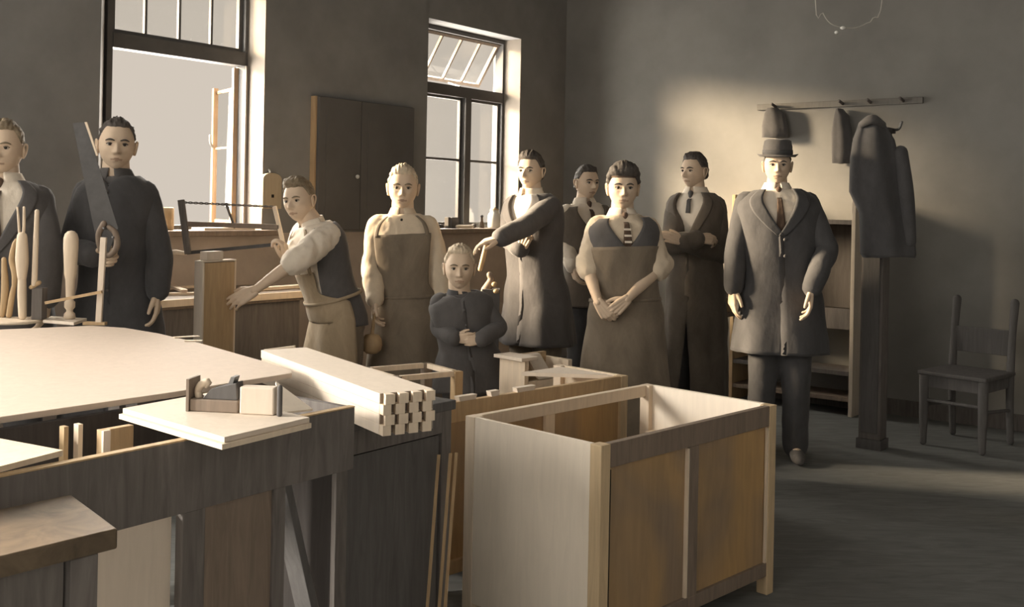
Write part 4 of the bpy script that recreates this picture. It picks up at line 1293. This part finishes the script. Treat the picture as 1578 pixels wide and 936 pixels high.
    def trousers(s, mat, off=.02, top=.12, amp=.005, seed=3):
        mb = MB().loft(s.rings(-.08, top, off * .7, 36, 8)); S = s.S
        for side in (-1, 1):
            hip, knee, ank = s.foot[side]
            mb.tube([hip, hip.lerp(knee, .5), knee, knee.lerp(ank, .5), ank + V((0, 0, .0))], [r * S + off for r in (.085, .077, .062, .056, .052)], n=20, sub=6)
        r = remesh(mb, .012, 3); r.wrinkle(amp, 10, (1, 1, .7), seed)
        obj('trousers', r, mat, s.t, smooth=True)
    def shoes(s, mat='black'):
        for side in (-1, 1):
            a = s.foot[side][2]; f = s.fwd(-1)
            m = MB()
            m.tube([a + V((0, 0, .02)) - f * .005, a + V((0, 0, -.03)) - f * .01], [.045, .046], n=14, sub=2)
            m.tube([a + V((0, 0, -.036)) - f * .035, a + f * .05 + V((0, 0, -.034)), a + f * .13 * s.S + V((0, 0, -.040)), a + f * .19 * s.S + V((0, 0, -.046))], [.036, .040, .042, .026], n=14, sub=4, flat=(s.lat, .85))
            r = remesh(m, .008, 2)
            for i, p in enumerate(r.v):
                if p.z < .004: r.v[i] = V((p.x, p.y, .004))
            obj('shoe', r, mat, s.t, smooth=True)
    def apron(s, mat, h0=-.95, h1=.74, off=.034, wide=1.35, chest=.62, seed=4, amp=.006, straps=True, strap_mat=None, waist=.22):
        def fn(u, v, o):
            h = h0 + (h1 - h0) * u
            hw = chest if h > waist + .14 else chest + (wide - chest) * sst(waist + .14, waist - .04, h)
            th = -hw + 2 * hw * v
            fold = (.012 * math.sin(v * 15 + seed) + .007 * math.sin(v * 27 + h * 3 + seed)) * sst(.25, -.4, h)
            fl = .05 * max(0, -h)
            return s.surf(h, th, off + fold * .8 + fl + o)
        mb = MB().sheet(fn, 56, 40, .004)
        mb.wrinkle(amp, 8, (1, 1, .5), seed)
        obj('apron', mb, mat, s.t, smooth=True)
        if straps:
            for sd in (-1, 1):
                def fs(u, v, o, sd=sd):
                    h = h1 - .02 + (.965 - h1 + .02) * u
                    c = chest * .86 * (1 - u * .1)
                    return s.surf(h, sd * (c - .09 + .14 * v), off + .004 - .012 * u + o)
                obj('strap', MB().sheet(fs, 12, 3, .004), strap_mat or mat, s.t, smooth=True)
        def fw(u, v, o):
            return s.surf(waist + .03 * u, -PI + 2 * PI * v, off + .006 + o)
        obj('waist_tie', MB().sheet(fw, 2, 60, .004), strap_mat or mat, s.t, smooth=True)
    def collar(s, mat, spread=.5, size=1.0, stand=True, off=.012):
        k = s.S
        if stand:
            def fc(u, v, o):
                th = .25 + (2 * PI - .5) * v
                a = .062 * k + .004 - .006 * u; b = .064 * k + .002 - .006 * u
                c = s.neck + s.up(1) * (-.012 + .040 * u) * k
                l = s.latv(1); f = s.fwd(1)
                return c + l * math.sin(th) * (a + o) + f * math.cos(th) * (b + o)
            obj('collar_band', MB().sheet(fc, 4, 36, .004), mat, s.t, smooth=True)
        for sd in (-1, 1):
            def ff(u, v, o, sd=sd):
                # folded wing from the neck side down to a point on the chest
                th = sd * (.16 + (1.7 - .16) * u)
                drop = (.035 + .030 * size * (1 - u) ** 2) * v
                a = (.064 + .022 * v) * k; b = (.068 + .030 * v) * k
                c = s.neck + s.up(1) * (.028 * k - drop * k * 1.25)
                th2 = th + sd * spread * .25 * v * (1 - u)
                return c + s.latv(1) * math.sin(th2) * (a + o) + s.fwd(1) * math.cos(th2) * (b + o)
            obj('collar_wing', MB().sheet(ff, 12, 5, .004), mat, s.t, smooth=True)
    def tie(s, mat, h_end=.5, off=.02, w0=.028):
        k = s.S
        kn = s.neck + s.fwd(1) * (.088 * k) - s.up(1) * (.026 * k)
        m = MB().tube([kn + s.up(1) * .012, kn - s.up(1) * .016], [.017 * k, .012 * k], n=12, sub=3)
        obj('tie_knot', m, mat, s.t, smooth=True)
        def fn(u, v, o):
            h = .93 + (h_end - .93) * u
            a, b = prof(h)
            ww = (.012 + (w0 - .012) * u) * k
            p = s.surf(h, 0, off + .012 * (1 - u) + o)
            st = kn - s.up(1) * .016
            if u < .12: p = st.lerp(s.surf(.93 + (h_end - .93) * .12, 0, off + .01 + o), u / .12)
            return p + s.latv(1) * (v - .5) * 2 * ww
        obj('tie', MB().sheet(fn, 24, 4, .004), mat, s.t, smooth=True)
    def front_buttons(s, mat, hs, off):
        for h in hs: obj('button', MB().ell(s.surf(h, 0, off), (.007, .005, .007)), mat, s.t, smooth=True)

def P(px, py, Y): return at(px, py, Y)
R_ = math.radians
def stand_base(px, Y):
    p = at(px, 600, Y); return V((p.x, Y, 0))

# --- 1: figure cut by the left edge
Y = 4.60
f = Fig('person in dark waistcoat and white shirt cut off by the left edge behind the tools', stand_base(4, Y), 1.0, R_(12), P(6, 229, Y), R_(10), hk=1.02, lean=(0, -.02))
f.browm = 'hair_brown'
aR = (P(76, 392, Y - .02), P(72, 462, Y - .08)); aL = (P(-75, 390, Y), P(-66, 466, Y - .08))
f.body({1: aR, -1: aL}, [hand_mb(aR[1], V((-.1, -.1, -1)), V((-1, 0, 0)), V((0, -1, 0)), .95, .5), hand_mb(aL[1], V((.1, -.1, -1)), V((1, 0, 0)), V((0, -1, 0)), .95, .5)])
f.hair('hair_brown', front=.66, seed=3, thick=.012, quiff=.008)
f.shirt('c_white', {}, off=.010, name='shirt')
f.coat('c_dark', 'jacket', off=.022, h0=-.25, apex=.50, vw=.62, seed=5)
f.collar('c_white'); f.tie('c_tie', .5, .016)
f.trousers('c_black'); f.shoes()

# --- 2: boy with the handsaw
Y = 4.87
f = Fig('person in dark buttoned smock holding a handsaw upright before the big window', stand_base(180, Y), 1.0, R_(4), P(180, 224, Y), R_(22), hk=1.035, head_roll=R_(-2), w=.93)
f.browm = 'hair_dark'
aR = (P(246, 392, Y - .02), P(243, 452, Y - .06)); aL = (P(112, 385, Y - .06), P(146, 394, Y - .26))
hr = hand_mb(aR[1], V((.0, -.1, -1)), V((-1, -.2, 0)), V((-.1, -1, 0)), .98, .42)
hl = hand_mb(aL[1], V((1, -.15, -.05)), V((.1, -.9, -.2)), V((0, -.3, 1)), .98, .95)
f.body({1: aR, -1: aL}, [hr, hl])
f.hair('hair_dark', front=.66, side=.16, seed=1, thick=.010, quiff=.004)
f.shirt('c_dark', {}, off=.010, name='undershirt')
f.coat('c_black', 'smock', off=.022, h0=-.7, apex=.93, vw=.45, seed=6, gap=-.04, below=.0, lapels=False, buttons=0)
f.front_buttons('black', (.88, .72, .56, .40, .24), .040)
f.collar('c_dark', size=1.2, stand=True)
f.trousers('c_black'); f.shoes()
# the handsaw in his hand
Yh = Y - .345
hx = P(166, 388, Yh)
t = thing('handsaw', 'large handsaw held upright by the boy in the dark smock', 'saw', hx)
bl = [P(*q, Yh) for q in ((112, 190), (131, 188), (182, 352), (166, 392), (151, 384))]
obj('blade', MB().prism(bl, (0, .003, 0)), 'blade', t)
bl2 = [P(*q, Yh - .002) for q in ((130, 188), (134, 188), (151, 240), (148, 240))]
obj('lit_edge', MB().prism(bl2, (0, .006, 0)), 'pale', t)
obj('handle', MB().tube([P(*q, Yh) for q in ((160, 345), (152, 362), (156, 384), (168, 394), (180, 380), (178, 360), (168, 350))], [.014, .013, .014, .013, .014, .013, .011], n=12), 'brown', t, smooth=True)
for q in ((160, 352), (174, 366)): obj('screw', MB().ell(P(*q, Yh - .014), (.006, .004, .006)), 'metal', t, smooth=True)

# --- 3: stooping boy with rolled sleeves
Y = 5.50
nk = P(482, 343, Y); pl = P(524, 492, Y + .05)
f = Fig('person with rolled white sleeves and apron stooping over the tall pale column box', stand_base(528, Y + .06), .93, R_(-62), P(461, 309, Y - .04), R_(-18), hk=.97, head_pitch=R_(-3), head_roll=R_(6), neck=nk, pel=pl, w=.95, syaw=R_(-50))
f.browm = 'hair_brown'
# side +1 is the near/right one in the picture
aN = (P(459, 404, Y - .30), P(392, 450, Y - .34)); aF = (P(456, 398, Y - .02), P(441, 402, Y - .12))
aN = (P(462, 398, Y - .26), P(391, 449, Y - .32))
hn = hand_mb(aN[1], V((-1, .0, -.55)), V((-.2, .9, -.4)), V((-.3, .3, .9)), .98, .30, .4)
hf = hand_mb(aF[1], V((-.15, -.1, 1)), V((-.9, .1, .0)), V((0, -1, .1)), .95, 1.15)
f.body({1: aN, -1: aF}, [hn, hf])
f.hair('hair_brown', front=.60, side=.14, seed=8, thick=.014, quiff=.016)
f.shirt('c_white', {1: .12, -1: .12}, off=.016, seed=7, amp=.007, extra=.006)
f.collar('c_white', stand=True)
f.apron('c_tan', h0=-1.0, h1=.55, off=.034, wide=1.7, chest=.7, seed=2)
f.trousers('c_brown', top=.25); f.shoes()
f.open_shell('c_dark', 'waistcoat', .022, -.04, .30, .955, 1.0, .005, .80, 0, .003, 3)

# --- 4: fair boy in bib apron
Y = 5.78
f = Fig('fair-haired person in dark bib apron standing left of the second window', stand_base(624, Y), .925, R_(2), P(621, 290, Y), R_(4), hk=1.03, w=1.03)
f.browm = 'hair_brown'
aL = (P(574, 412, Y - .04), P(578, 462, Y - .16)); aR = (P(675, 412, Y), P(682, 468, Y - .03))
f.body({1: aR, -1: aL}, [hand_mb(aL[1], V((.0, -.1, -1)), V((1, -.1, 0)), V((0, -1, 0)), .92, .55), hand_mb(aR[1], V((.0, -.1, -1)), V((-1, 0, 0)), V((0, -1, 0)), .92, .5)])
f.hair('hair_fair', front=.60, side=.14, seed=11, thick=.012, quiff=.010)
f.shirt('c_cream', {1: 'long', -1: 'long'}, off=.014, seed=12, amp=.005, extra=.004)
f.collar('c_cream', size=1.3)
f.front_buttons('hole', (.93,), .022)
f.apron('c_brown', h0=-1.0, h1=.80, off=.028, wide=1.45, chest=.85, seed=5)
f.trousers('c_brown'); f.shoes()
# mallet in his right hand
mp = P(573, 530, Y - .20)
t = thing('wooden_mallet', 'round-headed wooden mallet hanging from the hand of the fair boy', 'mallet', mp - V((0, 0, .06)))
obj('head', MB().lathe(mp - V((0, 0, .055)), [(.001, 0), (.03, .004), (.05, .022), (.056, .05), (.052, .08), (.036, .102), (.001, .11)], 22), 'tan', t, smooth=True)
obj('handle', MB().tube([mp + V((0, 0, .05)), P(577, 486, Y - .20)], .010, n=10), 'tan', t, smooth=True)

# --- 5: small child
Y = 5.32
S_ = .72
f = Fig('small fair-haired child in a dark suit among the cabinet carcasses', stand_base(722, Y + .02), S_, R_(10), P(708, 413, Y - .02), R_(4), hk=.95, w=1.10, dep=1.1, lean=(-.02, 0))
f.browm = 'hair_brown'
aL = (P(678, 506, Y - .02), P(702, 522, Y - .15)); aR = (P(768, 505, Y), P(740, 524, Y - .15))
f.body({1: aR, -1: aL}, [hand_mb(aL[1], V((1, -.15, .05)), V((0, .9, .1)), V((0, 0, 1)), .68, .6), hand_mb(aR[1], V((-1, -.2, -.1)), V((0, 1, 0)), V((0, 0, 1)), .68, .6)])
f.hair('hair_fair', front=.64, side=.16, seed=21, thick=.012, quiff=.008)
f.shirt('c_dark', {}, off=.008)
f.coat('c_dark', 'suit_jacket', off=.019, h0=-.30, apex=.93, vw=.4, seed=9, lapels=False, buttons=0, gap=-.04)
f.front_buttons('black', (.8, .6, .4), .032)
f.collar('c_black', size=1.2)
f.trousers('c_dark'); f.shoes()

# --- 6: man reaching to the vise
Y = 6.3
f = Fig('person in dark jacket and open collar reaching an arm towards the second window', stand_base(826, Y + .04), 1.0, R_(-38), P(818, 264, Y), R_(-26), hk=.96, lean=(.02, 0), syaw=R_(-40))
f.browm = 'hair_dark'
aN = (P(812, 347, Y - .30), P(769, 368, Y - .44)); aF = (P(784, 366, Y - .02), P(803, 385, Y - .22))
f.body({-1: aF, 1: aN}, [hand_mb(aN[1], V((-1, -.1, -.25)), V((.0, .2, -1)), V((-.1, -1, .1)), .98, .45), hand_mb(aF[1], V((.3, -.3, .8)), V((.3, .9, 0)), V((-1, 0, .2)), .95, 1.0)])
f.hair('hair_dark', front=.60, side=.14, seed=31, thick=.014, quiff=.014)
f.shirt('c_white', {}, off=.010)
f.coat('c_dark', 'jacket', off=.022, h0=-.35, apex=.66, vw=.55, seed=10, lapels=True, buttons=2)
f.collar('c_white', size=1.6)
f.trousers('c_brown'); f.shoes()

# --- 7: smiling boy behind
Y = 6.95
f = Fig('smiling person in light shirt and mottled waistcoat standing behind the apron wearer with tie', stand_base(908, Y), .965, R_(18), P(904, 282, Y), R_(28), hk=.96)
f.browm = 'hair_dark'
aL = (P(873, 375, Y - .02), P(882, 410, Y - .2)); aR = (P(950, 372, Y), P(930, 415, Y - .15))
f.body({1: aR, -1: aL}, [hand_mb(aL[1], V((.3, -.3, -1)), V((.8, .2, 0)), V((0, -1, .2)), .95, .6), hand_mb(aR[1], V((-.3, -.2, -1)), V((-1, .2, 0)), V((0, -1, 0)), .95, .6)])
f.hair('hair_dark', front=.62, side=.16, seed=41, thick=.010, quiff=.010)
f.shirt('c_white', {1: 'long', -1: 'long'}, off=.012, seed=13, amp=.006, extra=.003)
f.collar('c_white', size=1.3); f.tie('c_tie', .6, .014)
f.open_shell('c_grey', 'waistcoat', .024, -.05, .62, .955, .6, .006, -.03, 0, .003, 3)
f.trousers('c_black'); f.shoes()

# --- 8: apron, patterned tie, hands folded
Y = 5.6
f = Fig('person in long apron and checked tie, bare forearms meeting in front, centre right', stand_base(962, Y), .955, R_(4), P(960, 290, Y), R_(-2), hk=1.02, w=1.0)
f.browm = 'hair_dark'
aL = (P(906, 412, Y - .03), P(922, 466, Y - .19)); aR = (P(1016, 412, Y - .03), P(966, 462, Y - .2))
f.body({1: aR, -1: aL}, [hand_mb(aL[1], V((.55, -.1, -.75)), V((.3, .9, 0)), V((.6, -.5, .5)), .95, .85), hand_mb(aR[1], V((-.75, -.15, -.65)), V((-.2, .9, 0)), V((-.5, -.4, .7)), .95, .85)])
f.hair('hair_dark', front=.48, side=.14, seed=51, thick=.026, quiff=.014, part=-1)
obj('headband', MB().tube([f.hd.p(head_point(math.sin(a) * .87, math.cos(a) * .87, .49) + V((math.sin(a), math.cos(a), 0)) * .004) for a in [x * .14 - 1.4 for x in range(21)]], .0045, n=8, sub=1), 'c_tie', f.t, smooth=True)
f.shirt('c_cream', {1: .06, -1: .06}, off=.013, seed=14, amp=.007, extra=.003)
f.collar('c_white', size=1.5); f.tie('c_tie', .66, .018, .03)
for i in range(3):
    h = .86 - .055 * i
    obj('tie_stripe', MB().sheet(lambda u, v, o, h=h: f.surf(h - .018 * u, 0, .036 + o) + f.latv(1) * ((v - .5) * .038), 2, 4, .002), 'c_white', f.t)
f.open_shell('c_dark', 'waistcoat', .026, -.02, .66, .955, .58, .006, -.03, 0, .003, 3)
f.apron('c_brown', h0=-.95, h1=.70, off=.036, wide=1.75, chest=1.15, seed=7, straps=False)
f.trousers('c_dark'); f.shoes()

# --- 9: long work coat, arms crossed
Y = 6.6
f = Fig('person in long open work coat with crossed arms, head turned aside', stand_base(1070, Y), 1.01, R_(-32), P(1070, 264, Y), R_(-48), hk=.96, w=.92)
f.browm = 'hair_dark'
aN = (P(1108, 392, Y - .06), P(1052, 372, Y - .30)); aF = (P(1034, 378, Y - .16), P(1076, 368, Y - .32))
f.body({1: aN, -1: aF}, [hand_mb(aN[1], V((-1, .0, .30)), V((0, 1, -.3)), V((0, .1, 1)), .92, .5), hand_mb(aF[1], V((1, .1, -.05)), V((0, .8, -.5)), V((0, -.2, 1)), .92, .7)])
f.hair('hair_dark', front=.62, side=.14, seed=61, thick=.012, quiff=.008)
f.shirt('c_white', {}, off=.010)
f.coat('c_grey', 'work_coat', off=.026, h0=-.98, apex=.52, vw=.62, seed=11, flare=.0, below=.28, buttons=0, amp=.006)
f.collar('c_white', size=1.4); f.tie('c_dark', .8, .012, .014)
f.trousers('c_dark'); f.shoes()

# --- 10: man in hat and suit
Y = 6.0
f = Fig('person in dark suit, tie and brimmed hat standing in front of the shelving rack', stand_base(1200, Y), 1.02, R_(-8), P(1198, 255, Y), R_(-12), hk=.97, w=1.17, dep=1.08)
f.browm = 'hair_dark'
aL = (P(1134, 385, Y), P(1130, 446, Y - .05)); aR = (P(1274, 386, Y - .10), P(1250, 448, Y - .26))
f.body({1: aR, -1: aL}, [hand_mb(aL[1], V((-.05, -.1, -1)), V((1, .3, 0)), V((.2, -1, 0)), 1.0, .40), hand_mb(aR[1], V((-.05, -.1, -1)), V((-1, .3, 0)), V((-.2, -1, 0)), 1.0, .40)])
f.hair('hair_dark', front=.70, side=.10, seed=71, thick=.006, quiff=.0)
f.shirt('c_white', {}, off=.010)
f.coat('c_black', 'suit_jacket', off=.024, h0=-.32, apex=.60, vw=.50, seed=12, flare=.05, buttons=2, amp=.005)
f.collar('c_white', size=1.5); f.tie('c_tie', .60, .014, .03)
f.trousers('c_black'); f.shoes()
# hat
hc = f.hd
def hatp(r, z, a, tilt=.10): return hc.p((math.sin(a) * r * .86, math.cos(a) * r - .004, z + tilt * math.cos(a) * -r * .6))
rings = []
for r, z in ((.086, .055), (.120, .050), (.142, .052), (.145, .057), (.120, .058), (.101, .062), (.100, .075), (.099, .110), (.090, .145), (.070, .156), (.030, .146), (.002, .144)):
    rings.append([hatp(r + (.006 * math.cos(2 * a) if r > .12 else 0), z + (.012 * math.sin(a) ** 2 if r > .12 else 0), a) for a in [2 * PI * j / 48 for j in range(48)]])
obj('hat', MB().loft(rings, caps=False), 'c_dark', f.t, smooth=True)
obj('hat_band', MB().loft([[hatp(r, z, 2 * PI * j / 48) for j in range(48)] for r, z in ((.1015, .066), (.1035, .068), (.1025, .090), (.1005, .092))], caps=False), 'c_black', f.t, smooth=True)
